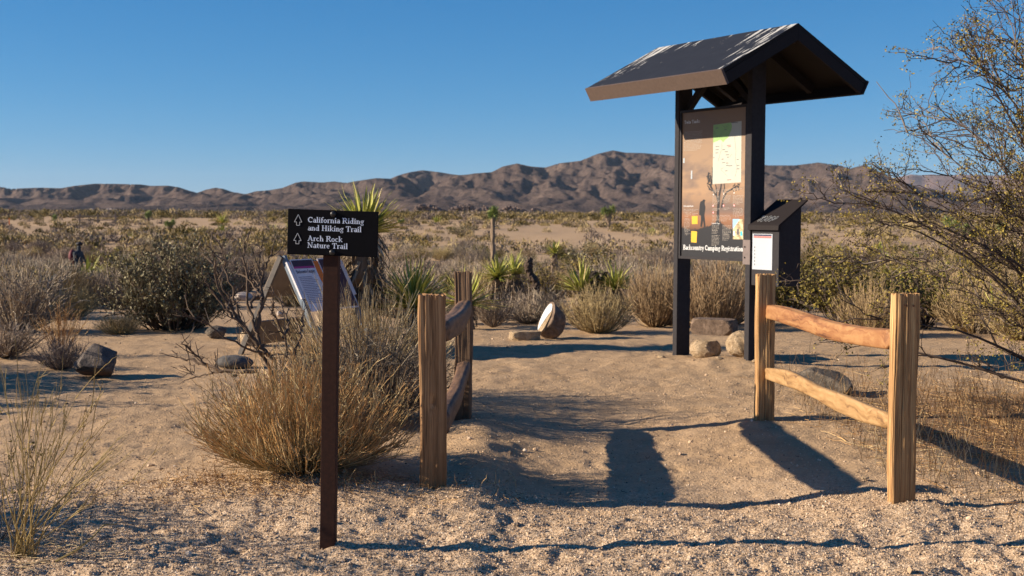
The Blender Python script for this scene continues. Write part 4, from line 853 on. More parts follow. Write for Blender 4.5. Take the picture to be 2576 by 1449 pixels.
# ------------------------------------------------------------------ folding barricade with posters
def local_barricade():
    base = at(712, 645, 10.6); ax_ = np.array([.50, .866, 0]); pp = np.array([.866, -.50, 0]); Lb = .68; hA = base[2]
    o0 = np.array([base[0], base[1], 0]); gzb = g1(o0[0], o0[1])
    T = thing('barricade', 'folding A-frame barricade with two posters on its orange and white board behind the bushes', 'barricade', tuple(o0))
    def pt(a, s, z, sp=.46):          # a: along the top, s: +1 camera side leg / -1 rear leg, z height
        f = (hA - z) / hA; return ax_ * a + pp * s * sp * f + np.array([0, 0, z])
    up = lambda s: np.cross(ax_, pt(0, s, 0) - pt(0, s, hA)); 
    def nrm_s(s): n_ = np.cross(ax_, pt(0, s, 0) - pt(0, s, hA)); n_ /= np.linalg.norm(n_); return n_ * (1 if n_[2] > 0 else -1)
    for a in (0, Lb):
        for s in (1, -1):
            mb = MB(); mb.add(*bar(pt(a, s, gzb) - (.02 * (s < 0)) * ax_, pt(a, s, hA) + (.004 * s - .02 * (s < 0)) * ax_, .03 if s > 0 else .03, .045 if s > 0 else .04, ax_)); mb.build('leg', M['steel'] if s > 0 else M['legwood'], T)
    n1 = nrm_s(1)
    def board(name, s, z0, z1, mat, off, a0=-.03, a1=Lb + .03, th=.016):
        n_ = nrm_s(s); c = [pt(a0, s, z0), pt(a1, s, z0), pt(a1, s, z1), pt(a0, s, z1)]; V = [q + n_ * (off) for q in c] + [q + n_ * (off + th) for q in c]
        return mk(name, V, [BOXF], mat, T)
    board('board', 1, hA - .36, hA - .06, M['boardwhite'], .018); board('board', -1, hA - .36, hA - .06, M['plank'], .018); board('lower_board', -1, gzb + .06, gzb + .27, M['plank'], .018)
    # orange wedges on the front board
    for a in (.0, .245, .50):
        n_ = n1; c = [pt(a, 1, hA - .062), pt(a + .18, 1, hA - .062), pt(a + .11, 1, hA - .34)]; mk('orange_wedge', [q + n_ * .0355 for q in c], [np.array([[0, 1, 2]])], M['orange'], T)
    whitep = mplain('poster_paper', (.80, .74, .76), .5, .04, 10); purple = mplain('purple_print', (.07, .03, .05), .5, .1, 20); magenta = mplain('magenta_print', (.45, .04, .20), .5, .05, 20); prt = mplain('violet_text', (.28, .22, .28), .5, .05, 20)
    for a0, a1, dark in ((.012, .30, False), (.37, .66, True)):
        e = bpy.data.objects.new('poster', None)
        s = 1; n_ = n1; z0, z1 = hA - .47, hA - .045
        def Q(u, v, off): return pt(a0 + (a1 - a0) * u, 1, z1 + (z0 - z1) * v) + n_ * off
        V = [Q(0, 1, .037), Q(1, 1, .037), Q(1, 0, .037), Q(0, 0, .037)]; V += [v + n_ * .003 for v in V]; e = mk('poster', V, [BOXF], whitep, T)
        def q4(name, u0, v0, u1, v1, mat, off=.0412): return mk(name, [Q(u0, v1, off), Q(u1, v1, off), Q(u1, v0, off), Q(u0, v0, off)], [np.array([[0, 1, 2, 3]])], mat, e)
        q4('header', .03, .02, .97, .14 if not dark else .97, purple)
        if not dark:
            q4('stripe', .03, .14, .97, .18, magenta)
            mb = MB(); text_mesh(mb, 'Backcountry Camping', 0, 0, .030, .32, y=0)
            V = np.concatenate(mb.V); W_ = np.array([Q(.06 + v[0] / .38, .27 - v[2] / .46, .042 - v[1]) for v in V]); mb.V = [W_]; mb.build('heading', purple, e)
            mb = MB(); rg = np.random.default_rng(3)
            for i in range(16):
                wl = rg.uniform(.55, .88); u0 = .07; v0 = .34 + i * .033; mb.add([Q(u0, v0 + .012, .042), Q(u0 + wl, v0 + .012, .042), Q(u0 + wl, v0, .042), Q(u0, v0, .042)], [[0, 1, 2, 3]])
            mb.build('text_lines', prt, e)
        else:
            q4('pale_line', .1, .2, .9, .23, whitep, .0425); q4('pale_line', .1, .3, .8, .32, whitep, .0425)
    return o0, gzb
bo, bgz = local_barricade()
V, Fs = rockV(91, (.30, .2, .12), 4, planes=0, rough=.08, cuts=[((0, 0, -1), .6)]); V[:, 2] -= V[:, 2].min()
sb = mk('sandbag', V, [Fs], M['sandbag'], smooth=True); pz = at(590, 915, 9.9); sb.location = (pz[0], 9.9, g1(pz[0], 9.9)); tag(sb, 'grey sandbag lying at the foot of the barricade leg', 'sandbag')
for i, (px, py, Y, s, lb, mt) in enumerate(((640, 835, 11.6, (.30, .25, .17), 'reddish stone with pale top seen between the barricade legs, left one', 'rock2'), (660, 828, 12.0, (.26, .22, .17), 'reddish stone with pale top seen between the barricade legs, right one', 'rock2'), (612, 722, 22, (.42, .3, .18), 'pale flat stone on the far path left of the barricade', 'rockpale'), (645, 724, 22.5, (.35, .3, .15), 'brown flat stone on the far path beside a pale one', 'rock3'),
                                       (706, 765, 16, (.1, .1, .1), 'small pale stone on the path seen through the barricade', 'rockpale'), (545, 830, 12.2, (.22, .2, .14), 'dark stone at the right foot of the large sage shrub', 'rock4'))):
    p = at(px, py, Y); rock('stone', lb, 120 + i, (p[0], Y), s, M[mt], i * .7, sub=3, sink=.1)

exec_plants = True
# ------------------------------------------------------------------ hero plants
def addt(mb, P, r, sides=3, m=0, rng=None, taper=.55, t=None):
    K_ = P.shape[1]; rad = (r if not np.isscalar(r) else np.full(P.shape[0], r))[:, None] * (1 - taper * np.linspace(0, 1, K_))[None, :]
    v, f, a = tubes(P, rad, sides, t, rng); mb.add(v, f, m, **a)
# 1 broom bush in front
rng = np.random.default_rng(20)
e = thing('broom_bush', 'large round straw-coloured broom bush behind the trail sign post', 'bush', (-.94, 5.72, g1(-.94, 5.72)))
P = grow(rng, 700, .52, .50, K=8, base=.24, minlen=.50, wig=.035, hp=.70, zp=1.3, lo=.16)
mb = MB(); addt(mb, P, .0030, rng=rng, taper=.5); mb.build('stems', M['broom'], e)
Q = kids(rng, P, 2100, .20, 5, spread=.32, up=.45, t0=.2, t1=.98, wig=.12); mb = MB(); addt(mb, Q, .0019, rng=rng)
Q2 = kids(rng, Q, 2200, .09, 4, spread=.5, up=.4, t0=.2, t1=.9, wig=.15); addt(mb, Q2, .0016, rng=rng); mb.build('twigs', M['broom'], e)
# small tuft at its left flank and litter of orange stems at its foot
rng = np.random.default_rng(21)
e = tag(None or thing('grass_tuft', 'small pale dry tuft at the left edge of the front broom bush', 'grass', (-1.36, 6.05, g1(-1.36, 6.05))), None, None)
P = grow(rng, 60, .10, .24, K=5, wig=.03); mb = MB(); addt(mb, P, .0014, rng=rng); mb.build('stems', M['straw'], e)
# 2 tangled grey bush behind it, with straw on top
rng = np.random.default_rng(22)
e = thing('twiggy_bush', 'dense grey twiggy bush between the broom bush and the left fence', 'bush', (-.86, 7.35, g1(-.86, 7.35)))
P = grow(rng, 380, .60, .56, K=7, wig=.05, lo=.2); mb = MB(); addt(mb, P, .0032, rng=rng); mb.build('branches', M['greytwig'], e)
Q = kids(rng, P, 3600, .12, 3, spread=.9, up=.15, t0=.25); mb = MB(); addt(mb, Q, .0020, rng=rng); Q2 = kids(rng, Q, 3800, .05, 3, spread=1.0, up=.1, t0=.3); addt(mb, Q2, .0017, rng=rng); mb.build('twigs', M['greytwig'], e)
rng = np.random.default_rng(23)
e = thing('straw_bush', 'tall straw-coloured tuft rising behind the grey twiggy bush', 'bush', (-.95, 8.2, g1(-.95, 8.2)))
P = grow(rng, 460, .68, .78, K=7, wig=.03, lo=.35, zp=1.25); mb = MB(); addt(mb, P, .0026, rng=rng); mb.build('stems', M['straw'], e)
Q = kids(rng, P, 1500, .16, 4, spread=.25, up=.4, t0=.4); mb = MB(); addt(mb, Q, .0019, rng=rng); mb.build('twigs', M['straw'], e)
# 3 bare dead shrub
BR = [((693, 906), (656, 873), (620, 829), (583, 793), (561, 763), (525, 720), (510, 676)), ((660, 880), (649, 850), (634, 807), (627, 771), (620, 698), (616, 643), (609, 607)), ((645, 833), (660, 763), (656, 712), (663, 680), (682, 647), (685, 621)),
      ((620, 829), (590, 756), (569, 683), (558, 632), (543, 588)), ((600, 800), (545, 719), (539, 647), (528, 625)), ((685, 898), (645, 884), (569, 851), (525, 818), (478, 793)), ((640, 935), (590, 935), (529, 920), (503, 913), (452, 902), (434, 884)),
      ((521, 920), (485, 887), (456, 858)), ((725, 900), (714, 840), (693, 807), (682, 767)), ((714, 850), (725, 811), (714, 778), (707, 752)), ((740, 900), (758, 844), (762, 800), (765, 782)), ((730, 1000), (700, 930), (675, 890), (640, 850), (600, 820)), ((700, 960), (660, 900), (640, 860), (600, 800), (570, 740), (520, 640)),
      ((600, 945), (560, 935), (500, 945), (470, 938)), ((663, 745), (640, 720), (632, 690)), ((627, 771), (648, 740), (655, 700), (650, 640), (655, 617))]
e = thing('dead_shrub', 'bare dead shrub with dark leafless branches reaching up left of the sign', 'shrub', (-1.33, 7.6, g1(-1.33, 7.6)))
rng = np.random.default_rng(24); org = np.array(e.location); mb = MB(); tw = MB()
for bi, br in enumerate(BR):
    dY = rng.uniform(-.25, .35); n_ = len(br); pts = np.array([at(px, py, 7.5 + dY * k / (n_ - 1)) for k, (px, py) in enumerate(br)]) - org
    tf = np.linspace(0, n_ - 1, n_ * 4); C = np.stack([np.interp(tf, np.arange(n_), pts[:, k]) for k in range(3)], 1) + rng.normal(0, .006, (len(tf), 3))
    rad = (.0135 if n_ > 5 else .009) * (1 - .75 * np.linspace(0, 1, len(tf))); v, f, a = tubes(C[None], rad[None], 6, t=np.array([.4])); mb.add(v, f, **a)
    q = kids(rng, C[None], 9, .14, 5, spread=.55, up=.35, t0=.25, wig=.12); addt(tw, q, .0042, rng=rng); q2 = kids(rng, q, 12, .06, 3, spread=.7, up=.2, t0=.3); addt(tw, q2, .0028, rng=rng)
    kn = kids(rng, C[None], 40, .014, 2, spread=1.5, up=0, t0=.05); addt(tw, kn, .003, rng=rng)
mb.build('branches', M['darkwood'], e, True); tw.build('twigs', M['darkwood'], e)
# 4 reeds in the left foreground
e = thing('reed_plant', 'thin yellow leafless stems of a young plant in the left front corner', 'plant', (-1.67, 4.36, g1(-1.67, 4.36)))
rng = np.random.default_rng(25); org = np.array(e.location)
ends = [(150, 965), (185, 1010), (240, 1005), (330, 1090), (390, 1170), (215, 1120), (110, 1000), (70, 940), (30, 960), (-20, 990), (5, 1060), (130, 1080), (160, 1060), (90, 1050), (45, 1030), (280, 1130), (320, 1150), (180, 1240), (60, 1110), (20, 1130), (-40, 1080), (110, 1140), (150, 1180), (210, 1190), (-60, 1020), (250, 1060), (-80, 1130), (0, 900), (140, 1010), (80, 980)]
PP = []
for (ex, ey) in ends:
    b0 = at(60 + rng.uniform(-30, 30), 1400 + rng.uniform(-10, 10), 4.36); b1 = at(ex, ey, 4.36 + rng.uniform(-.35, .35)); tt = np.linspace(0, 1, 9)[:, None]
    mid = np.array([(b1[0] - b0[0]) * .12 * 0, 0, .05]); c = b0 + (b1 - b0) * np.stack([tt[:, 0] ** 1.15, tt[:, 0], tt[:, 0] ** .92], 1) ; c += np.cumsum(rng.normal(0, .0035, c.shape), 0); PP.append(c - org)
PP = np.array(PP); mb = MB(); addt(mb, PP, .0023, sides=5, rng=rng, taper=.72); mb.build('stems', M['reed'], e, True)
Q = kids(rng, PP, 110, .20, 6, spread=.22, up=.3, t0=.3, wig=.10); mb = MB(); addt(mb, Q, .0018, rng=rng); Q2 = kids(rng, Q, 140, .07, 4, spread=.35, up=.1, t0=.3, wig=.2); addt(mb, Q2, .0013, rng=rng); mb.build('twigs', M['reed'], e)
# fallen stem beside it and a little green sprig at the frame's edge
P = np.array([at(140, 1412, 4.28), at(190, 1385, 4.3), at(235, 1350, 4.33), at(262, 1320, 4.5), at(295, 1318, 4.55)]); P[:, 2] = np.maximum(P[:, 2], gz(P[:, 0], P[:, 1]) + .012)
o = MB(); v, f, a = tubes(P[None], np.linspace(.005, .002, 5)[None], 5); o = o.add(v, f, **a).build('fallen_stem', M['reed']); tag(o, 'fallen straw stem lying on the gravel by the yellow reeds', 'twig')
rng = np.random.default_rng(26); e = thing('creosote_sprig', 'small dark green leafy sprig at the left frame edge by the reeds', 'plant', (-1.86, 4.55, g1(-1.86, 4.55)))
P = grow(rng, 14, .16, .62, K=6, lo=.5, wig=.05); mb = MB(); addt(mb, P, .0025, rng=rng); Q = kids(rng, P, 60, .1, 3); addt(mb, Q, .0012, rng=rng); mb.build('stems', M['greytwig'], e); v, f, a = leaves(rng, Q, 500, .011, .5); MB().add(v, f, **a).build('leaves', M['olive'], e)

# 5 big creosote at the right
def creosote_big():
    org = np.array([3.75, 7.9, g1(3.75, 7.9)]); e = thing('creosote_bush', 'tall sprawling creosote bush arching in from the right edge behind the fence', 'bush', tuple(org)); rng = np.random.default_rng(30)
    T_ = [(2430, 55), (2405, 120), (2490, 80), (2560, 50), (2620, 40), (2395, 175), (2360, 265), (2440, 230), (2290, 355), (2300, 400), (2330, 520), (2380, 400), (2430, 330), (2500, 280), (2560, 170), (2130, 470), (2190, 600), (2210, 520), (2240, 470), (2130, 620), (2260, 610), (2300, 560), (2140, 880), (2180, 800), (2350, 700), (2420, 600), (2460, 480), (2520, 420), (2560, 560), (2560, 850), (2700, 200), (2750, 60), (2850, 150), (2950, 300), (3050, 450), (3000, 600), (2900, 80), (2650, 420), (2800, 500), (2600, 300), (2540, 640), (2600, 760)]
    L1 = []
    for i, (px, py) in enumerate(T_):
        Y = 7.9 + rng.uniform(-.9, .9); tip = at(px, py, Y) - org; st = rng.normal(0, .06, 3) * np.array([1, 1, 0]); K_ = 10; t = np.linspace(0, 1, K_)[:, None]
        hor = tip * np.array([1, 1, 0]); c = st + hor * (t ** 1.05) + np.array([0, 0, 1]) * tip[2] * np.sin(t * np.pi / 2) ** (1.0 if tip[2] > .6 else .8)
        c = c + np.cumsum(rng.normal(0, .020, c.shape), 0) * t; c[:, 2] = np.maximum(c[:, 2], .03); L1.append(c)
    L1 = np.array(L1); mb = MB(); addt(mb, L1, rng.uniform(.007, .016, len(L1)), sides=6, rng=rng, taper=.8); mb.build('limbs', M['creobark'], e, True)
    L2 = kids(rng, L1, 540, .38, 7, spread=.42, up=.12, t0=.22, t1=.97, wig=.22); mb = MB(); addt(mb, L2, .0048, sides=4, rng=rng, taper=.6)
    L3 = kids(rng, L2, 2000, .19, 5, spread=.55, up=.12, t0=.3, wig=.3); addt(mb, L3, .0030, rng=rng); mb.build('branches', M['creobark'], e)
    L4 = kids(rng, L3, 4600, .10, 4, spread=.7, up=.22, t0=.3, wig=.35); mb = MB(); addt(mb, L4, .0019, rng=rng); mb.build('twigs', M['creobark'], e)
    tips = L4[:, -1]; keep = rng.random(len(tips)) < .9; tips = tips[keep]; pts = np.repeat(tips, 8, 0) + rng.normal(0, .016, (len(tips) * 8, 3))
    v, f, a = leaves(rng, None, len(pts), .0125, .75, pts=pts, up=.3); MB().add(v, f, **a).build('leaves', M['creo'], e)
creosote_big()

# 6 sage shrub at left
def leafy(name, label, x, y, rx, h, n1, n2, nl, ls, lm, seed, branchm='darkwood', sq=1.0):
    rng = np.random.default_rng(seed); e = thing(name, label, 'shrub', (x, y, g1(x, y)))
    P = grow(rng, n1, rx, h, K=6, wig=.06, lo=.22, base=.6); P[..., 1] *= sq; mb = MB(); addt(mb, P, .007, sides=4, rng=rng, taper=.7); Q = kids(rng, P, n2, h * .22, 4, spread=.6, up=.25, t0=.35); addt(mb, Q, .003, rng=rng); mb.build('branches', M[branchm], e)
    v, f, a = leaves(rng, Q, nl, ls, .42, t0=.2, off=.012, up=.8); MB().add(v, f, **a).build('foliage', M[lm], e); return e
leafy('sage_shrub', 'large dense olive-grey leafy shrub left of the dead branches', -3.55, 13.3, .72, .95, 200, 2600, 21000, .032, 'sage', 40)

# ------------------------------------------------------------------ yuccas
def yucca(name, label, x, y, trunk_h, nb, bl, seed, bw_=.03, low=-.1, lean=(0, 0), dead=40, tr=.07, zoff=0, deadlen=.3, group=None, bladem='blade', skew=0.0, azb=None, trunkless=False):
    rng = np.random.default_rng(seed); e = thing(name, label, 'yucca', (x, y, g1(x, y) + zoff), 0, group)
    nb = int(nb * 1.3); c = np.array([lean[0], lean[1], trunk_h]); phi = rng.uniform(0, 2 * np.pi, nb); el = np.arcsin(np.clip(rng.uniform(low, 1, nb), -1, .995)); ln = bl * rng.uniform(.65, 1.05, nb)
    D = np.stack([np.cos(phi) * np.cos(el), np.sin(phi) * np.cos(el), np.sin(el)], 1); K_ = 6; t = np.linspace(0, 1, K_)
    P = c + D[:, None, :] * (ln[:, None] * t)[..., None]; P[..., 2] -= (.10 * ln * np.cos(el))[:, None] * t ** 2; P += rng.normal(0, .006, P.shape) * t[:, None]
    side = np.cross(D, (0, 0, 1)); side /= np.linalg.norm(side, axis=1, keepdims=True) + 1e-9; upn = np.cross(side, D)
    w = .8 * bw_ * np.interp(t, [0, .15, .45, 1], [.75, .9, 1, .04])
    V = np.stack([P - side[:, None] * w[None, :, None] / 2 + upn[:, None] * (w * .22)[None, :, None], P, P + side[:, None] * w[None, :, None] / 2 + upn[:, None] * (w * .22)[None, :, None]], 2)
    i = np.arange(nb)[:, None, None] * K_ * 3 + np.arange(K_ - 1)[None, :, None] * 3 + np.arange(2)[None, None, :]
    Fq = np.stack([i, i + 1, i + 4, i + 3], -1).reshape(-1, 4)
    MB().add(V.reshape(-1, 3), Fq, t=np.repeat(rng.random(nb), K_ * 3), h=.5).build('crown', M[bladem], e)
    if dead:
        m = dead; ph = rng.uniform(0, 2 * np.pi, m); z0 = rng.uniform(.35, 1.02, m) * trunk_h; l = deadlen * rng.uniform(.6, 1, m); tt = np.linspace(0, 1, 5)
        rr_ = tr * (1 + .8 * np.sin(tt * np.pi * .8))[None, :] * rng.uniform(.8, 1.25, m)[:, None]
        Pd = np.stack([np.cos(ph)[:, None] * rr_ + lean[0] * (z0 / max(trunk_h, .01))[:, None], np.sin(ph)[:, None] * rr_ + lean[1], z0[:, None] - l[:, None] * tt[None, :]], -1); Pd[..., 2] = np.maximum(Pd[..., 2], .01)
        v, f, a = tubes(Pd, (bw_ * .42 * (1 - .7 * tt))[None, :], 4, rng=rng, flat=.3); MB().add(v, f, **a).build('dead_leaves', M['bladedead'], e)
    if trunk_h > .12:
        K2 = 14; t2 = np.linspace(0, 1, K2); C = np.stack([lean[0] * t2 ** 1.3, lean[1] * t2, trunk_h * t2], 1); rad = tr * (1 + .12 * rng.normal(0, 1, K2)); v, f, a = tubes(C[None], rad[None], 10, t=np.array([.4])); v = v + rng.normal(0, tr * .12, v.shape)
        MB().add(v, f, **a).build('trunk', M['trunk'], e)
    return e
def gx(px, Y): d = ray(px, 700); return d[0] / d[1] * Y
yucca('yucca', 'tall yucca with a spiky crown and thick shaggy trunk right behind the trail sign', gx(912, 11.4), 11.4, 1.02, 150, .50, 50, .042, low=.12, dead=170, tr=.12, deadlen=.3, lean=(.02, 0))
yucca('yucca', 'wide spiky yucca fan behind the nearer left fence post', gx(1040, 11.4), 11.4, .36, 150, .52, 51, .034, low=.02, dead=50, tr=.08, deadlen=.2)
yucca('yucca', 'low yucca half hidden behind the farther left fence post', gx(1175, 13.6), 13.6, .26, 70, .50, 52, .034, low=0, dead=20)
yucca('yucca', 'yucca on a dark shaggy stem, left of a pair behind the left fence', gx(1251, 15.5), 15.5, .52, 100, .36, 53, .028, low=-.1, dead=110, tr=.075, deadlen=.42)
yucca('yucca', 'yucca on a dark shaggy stem, right of a pair behind the left fence', gx(1293, 16.2), 16.2, .55, 80, .36, 54, .026, low=-.05, dead=90, tr=.07, deadlen=.4)
yucca('yucca', 'upright yellow-green yucca left of the dark stumps', gx(1462, 16.6), 16.6, .32, 90, .50, 55, .034, low=.12, dead=16)
yucca('yucca', 'upright green yucca right of the dark stumps', gx(1549, 16.6), 16.6, .36, 90, .46, 56, .034, low=.1, dead=16)
yucca('yucca', 'small young yucca between the grey brush, above the stumps', gx(1394, 30), 30, .95, 40, .42, 57, .05, low=-.2, dead=10)
yucca('yucca', 'pale green yucca below the hiker among the left brush', gx(218, 21), 21, .30, 60, .60, 58, .036, low=.3, dead=14)
yucca('yucca', 'yucca with a shaggy base behind the creosote at the right edge', gx(2500, 13), 13, .25, 30, .35, 59, .03, low=0, dead=60, tr=.08)
# leaning dead yucca trunk and stumps
def stump(name, label, pts, rad, seed, mat='darkwood'):
    rng = np.random.default_rng(seed); P = np.array(pts, float); n_ = len(P); tf = np.linspace(0, n_ - 1, 26); C = np.stack([np.interp(tf, np.arange(n_), P[:, k]) for k in range(3)], 1)
    v, f, a = tubes((C - C[0])[None], (np.interp(tf, np.arange(n_), rad) * (1 + .06 * rng.normal(0, 1, 26)))[None], 10, t=np.array([.1])); v = v + rng.normal(0, .006, v.shape)
    mb = MB().add(v, f, **a); cap = v[-10:]; mb.add(np.concatenate([cap, cap.mean(0)[None]]), [np.array([[i, (i + 1) % 10, 10] for i in range(10)])])
    o = mb.build(name, M[mat]); o.location = C[0]; return tag(o, label, 'stump')
stump('dead_yucca', 'crooked blackened dead yucca trunk standing among the brush', [at(1345, 730, 15.2), at(1350, 712, 15.2), at(1333, 690, 15.2), at(1328, 668, 15.2), at(1336, 648, 15.2)], [.06, .05, .04, .05, .03], 3)
stump('stump', 'rounded dark grey stump between the two upright yuccas, the broader one', [at(1497, 740, 16.6), at(1495, 705, 16.6), at(1496, 682, 16.6)], [.08, .085, .05], 4, 'bladedead')
stump('stump', 'narrow dark stump between the two upright yuccas, right beside the broad one', [at(1516, 740, 16.6), at(1519, 705, 16.6), at(1523, 684, 16.6)], [.05, .05, .03], 5)
# joshua trees
def joshua(label, x, y, h, r, nb, seed, lean=0, group=None, arms=((0, 1.0),)):
    rng = np.random.default_rng(seed); e = thing('joshua_tree', label, 'joshua tree', (x, y, g1(x, y)), 0, group); mt = MB(); mc = MB()
    for (dx, hh) in arms:
        K2 = 14; t2 = np.linspace(0, 1, K2); C = np.stack([dx * t2 ** 1.6 + lean * t2 + .02 * np.sin(t2 * 5), 0 * t2, h * hh * t2], 1); v, f, a = tubes(C[None], (r * .28 * (1 + .12 * rng.normal(0, 1, K2)))[None], 8, t=np.array([.6])); mt.add(v + rng.normal(0, r * .03, v.shape), f, **a)
        c = C[-1]; D = rng.normal(0, 1, (nb, 3)); D[:, 2] = D[:, 2] * .9 + .35; D /= np.linalg.norm(D, axis=1, keepdims=True); o_ = c + np.array([0, 0, 1]) * rng.uniform(-.5, .3, nb)[:, None] * r; t = np.linspace(0, 1, 3)
        P = o_[:, None] + D[:, None] * (r * rng.uniform(.7, 1.1, nb)[:, None] * t)[..., None]; v, f, a = tubes(P, (r * .055 * np.array([1, .8, .1]))[None, :], 3, rng=rng); mc.add(v, f, **a)
    mt.build('trunk', M['trunk'], e); mc.build('crown', M['joshua'], e); return e
joshua('slender young joshua tree with one bright green crown on a bare stem, mid plain', gx(1236, 33), 33, 1.98, .20, 260, 60, lean=.06)

# ------------------------------------------------------------------ brush library
def shrub_mesh(nm, seed, kind):
    rng = np.random.default_rng(seed); mb = MB()
    if kind == 'grey': P = grow(rng, 120, .5, .62, K=5, wig=.06, lo=.3); addt(mb, P, .006, rng=rng); Q = kids(rng, P, 900, .16, 3, spread=.6, up=.2); addt(mb, Q, .0042, rng=rng); o = mb.build(nm, M['brush'])
    elif kind == 'tan': P = grow(rng, 240, .5, .60, K=6, wig=.05, lo=.28, hp=.65, zp=1.15, base=.25); addt(mb, P, .0042, rng=rng); Q = kids(rng, P, 1500, .13, 4, spread=.5, up=.3); addt(mb, Q, .0030, rng=rng); o = mb.build(nm, M['tan'])
    elif kind == 'olive':
        P = grow(rng, 46, .55, 1.05, K=6, wig=.06, lo=.45, base=.1, zp=.95); addt(mb, P, .007, 3, 1, rng=rng); Q = kids(rng, P, 420, .25, 4, spread=.45, up=.3, t0=.25); addt(mb, Q, .0038, 3, 1, rng=rng)
        v, f, a = leaves(rng, Q, 2600, .040, .6, t0=.25, off=.02); mb.add(v, f, 0, **a); o = mb.build(nm, [M['olive'], M['creobark']])
    elif kind == 'sage':
        P = grow(rng, 60, .5, .6, K=5, wig=.06, lo=.4); addt(mb, P, .006, 3, 1, rng=rng); Q = kids(rng, P, 350, .14, 3, spread=.6, up=.25); v, f, a = leaves(rng, Q, 1900, .036, .5, off=.02, up=.5); mb.add(v, f, 0, **a); o = mb.build(nm, [M['sage'], M['darkwood']])
    return o
LIB = {k: [shrub_mesh(nm, 100 + 10 * j + i, k) for i in range(3)] for j, (k, nm) in enumerate((('grey', 'grey_shrub'), ('tan', 'tan_shrub'), ('olive', 'creosote_bush'), ('sage', 'sage_shrub')))}
LIBUSED = {}
def put(kind, i, x, y, s, label, group=None, sz=None, rot=None):
    src = LIB[kind][i % 3]; key = (kind, i % 3)
    o = src if key not in LIBUSED else src.copy()
    if key in LIBUSED: COL.objects.link(o)
    LIBUSED[key] = 1
    o.location = (x, y, g1(x, y) - .01); o.rotation_euler = (0, 0, rot if rot is not None else (x * 7.3 + y * 3.1) % 6.28); o.scale = (s, s, sz or s)
    for k in ('group', 'label'):
        if k in o: del o[k]
    tag(o, label, {'grey': 'shrub', 'tan': 'shrub', 'olive': 'bush', 'sage': 'shrub'}[kind], group); return o
# named mid-ground shrubs: kind, px of centre, distance, width (m), height (m), label
NAMED = [
 ('tan', 1505, 13.05, .85, .55, 'round straw-green bush right of the white painted stone'), ('tan', 1650, 14.2, .80, .78, 'tall straw bush against the left side of the kiosk post'), ('tan', 1790, 13.6, .95, .85, 'straw bush seen under the kiosk panel'),
 ('grey', 1240, 14.1, .65, .42, 'low dark tangled bush under the pair of shaggy yuccas'), ('grey', 1330, 14.8, .8, .42, 'low brown bush below the crooked dead yucca trunk'), ('grey', 1300, 16.9, .7, .5, 'brown bush right behind the shaggy yucca pair'), ('grey', 1165, 14.6, .6, .45, 'grey bush behind the farther post of the left fence'), ('grey', 1385, 14.6, .55, .48, 'grey-brown bush left of the round straw-green bush'),
 ('grey', 1850, 14.8, .9, .7, 'brown brush behind the right kiosk post'), ('olive', 1990, 15.2, 1.1, .95, 'olive creosote just right of the registration box'), ('olive', 2110, 14.0, 1.1, .9, 'olive creosote above the upper rail of the right fence'),
 ('tan', 2190, 12.8, .8, .62, 'tawny bush behind the upper rail near the front right post'), ('olive', 2330, 14, 1.2, .9, 'olive bush behind the front right post'), ('tan', 2450, 13.3, 1.0, .62, 'tawny bush behind the creosote limbs'), ('tan', 2580, 12.4, 1.0, .6, 'tawny bush low at the right frame edge'),
 ('grey', 40, 12.8, 1.25, .80, 'tall grey brush at the left frame edge'), ('tan', 145, 18.5, 1.4, .72, 'broad grey-tan brush behind the sage shrub at left'), ('tan', -40, 15.5, 1.5, .9, 'tawny brush cut by the left frame edge, farther back'), ('grey', 10, 10.6, .75, .32, 'low twiggy brush on the left frame edge, in front'),
 ('grey', 225, 19.6, 1.0, .6, 'grey brush left of the sage shrub, rear'), ('tan', 735, 19.5, .75, .5, 'straw bush seen between the barricade legs'), ('grey', 590, 25, 1.5, .95, 'dark rounded bush behind the dead branches'), ('grey', 555, 30, 1.5, .8, 'grey bush up the left path'),
 ('grey', 150, 9.75, .5, .26, 'low twiggy dead brush beside the dark boulder'),
 ('tan', 480, 13.6, .5, .2, 'low tan brush at the foot of the sage shrub, right'), ('tan', 300, 12.7, .55, .22, 'low tan brush at the foot of the sage shrub, left'),
 ('olive', 780, 24, 1.2, .9, 'olive bush behind the sign board'), ('tan', 1000, 20, .9, .7, 'tawny bush behind the wide yucca fan'), ('olive', 1480, 24, 1.3, .9, 'yellow-olive bush behind the dark stumps'), ('sage', 1478, 44, 1.7, 1.2, 'dark reddish-brown round bush on the plain left of the kiosk'), ('grey', 1590, 26, 1.1, .8, 'dark grey bush right behind the upright green yucca'), ('sage', 1165, 120, 3.0, 1.3, 'dark green round bush under the boulder piles, mid plain'),
]
for i, (k, px, Y, w, h, lb) in enumerate(NAMED):
    base_h = {'grey': .62, 'tan': .62, 'olive': 1.05, 'sage': .6}[k]; bw2 = 1.1 if k == 'olive' else 1.0
    put(k, i, gx(px, Y), Y, w / bw2, lb, sz=h / base_h)
# off-frame brush at left that throws the shade bands over the bare ground
for i, (x, y, s, lb) in enumerate(((-4.6, 8.9, 1.3, 'brush just outside the left frame edge, nearer'), (-4.9, 8.0, 1.1, 'brush just outside the left frame edge, low'), (-5.6, 9.4, 1.5, 'brush outside the left frame edge, farther out'), (-2.75, 4.8, 1.0, 'low brush outside the left corner of the frame'))):
    put('grey', i, x, y, s, lb)
for x, y, s, lb in ((-5.9, 8.6, 1.35, 'tall creosote outside the left frame edge, farther'), (-5.2, 7.6, 1.0, 'creosote outside the left frame edge, nearer')): put('olive', int(y), x, y, s, lb)
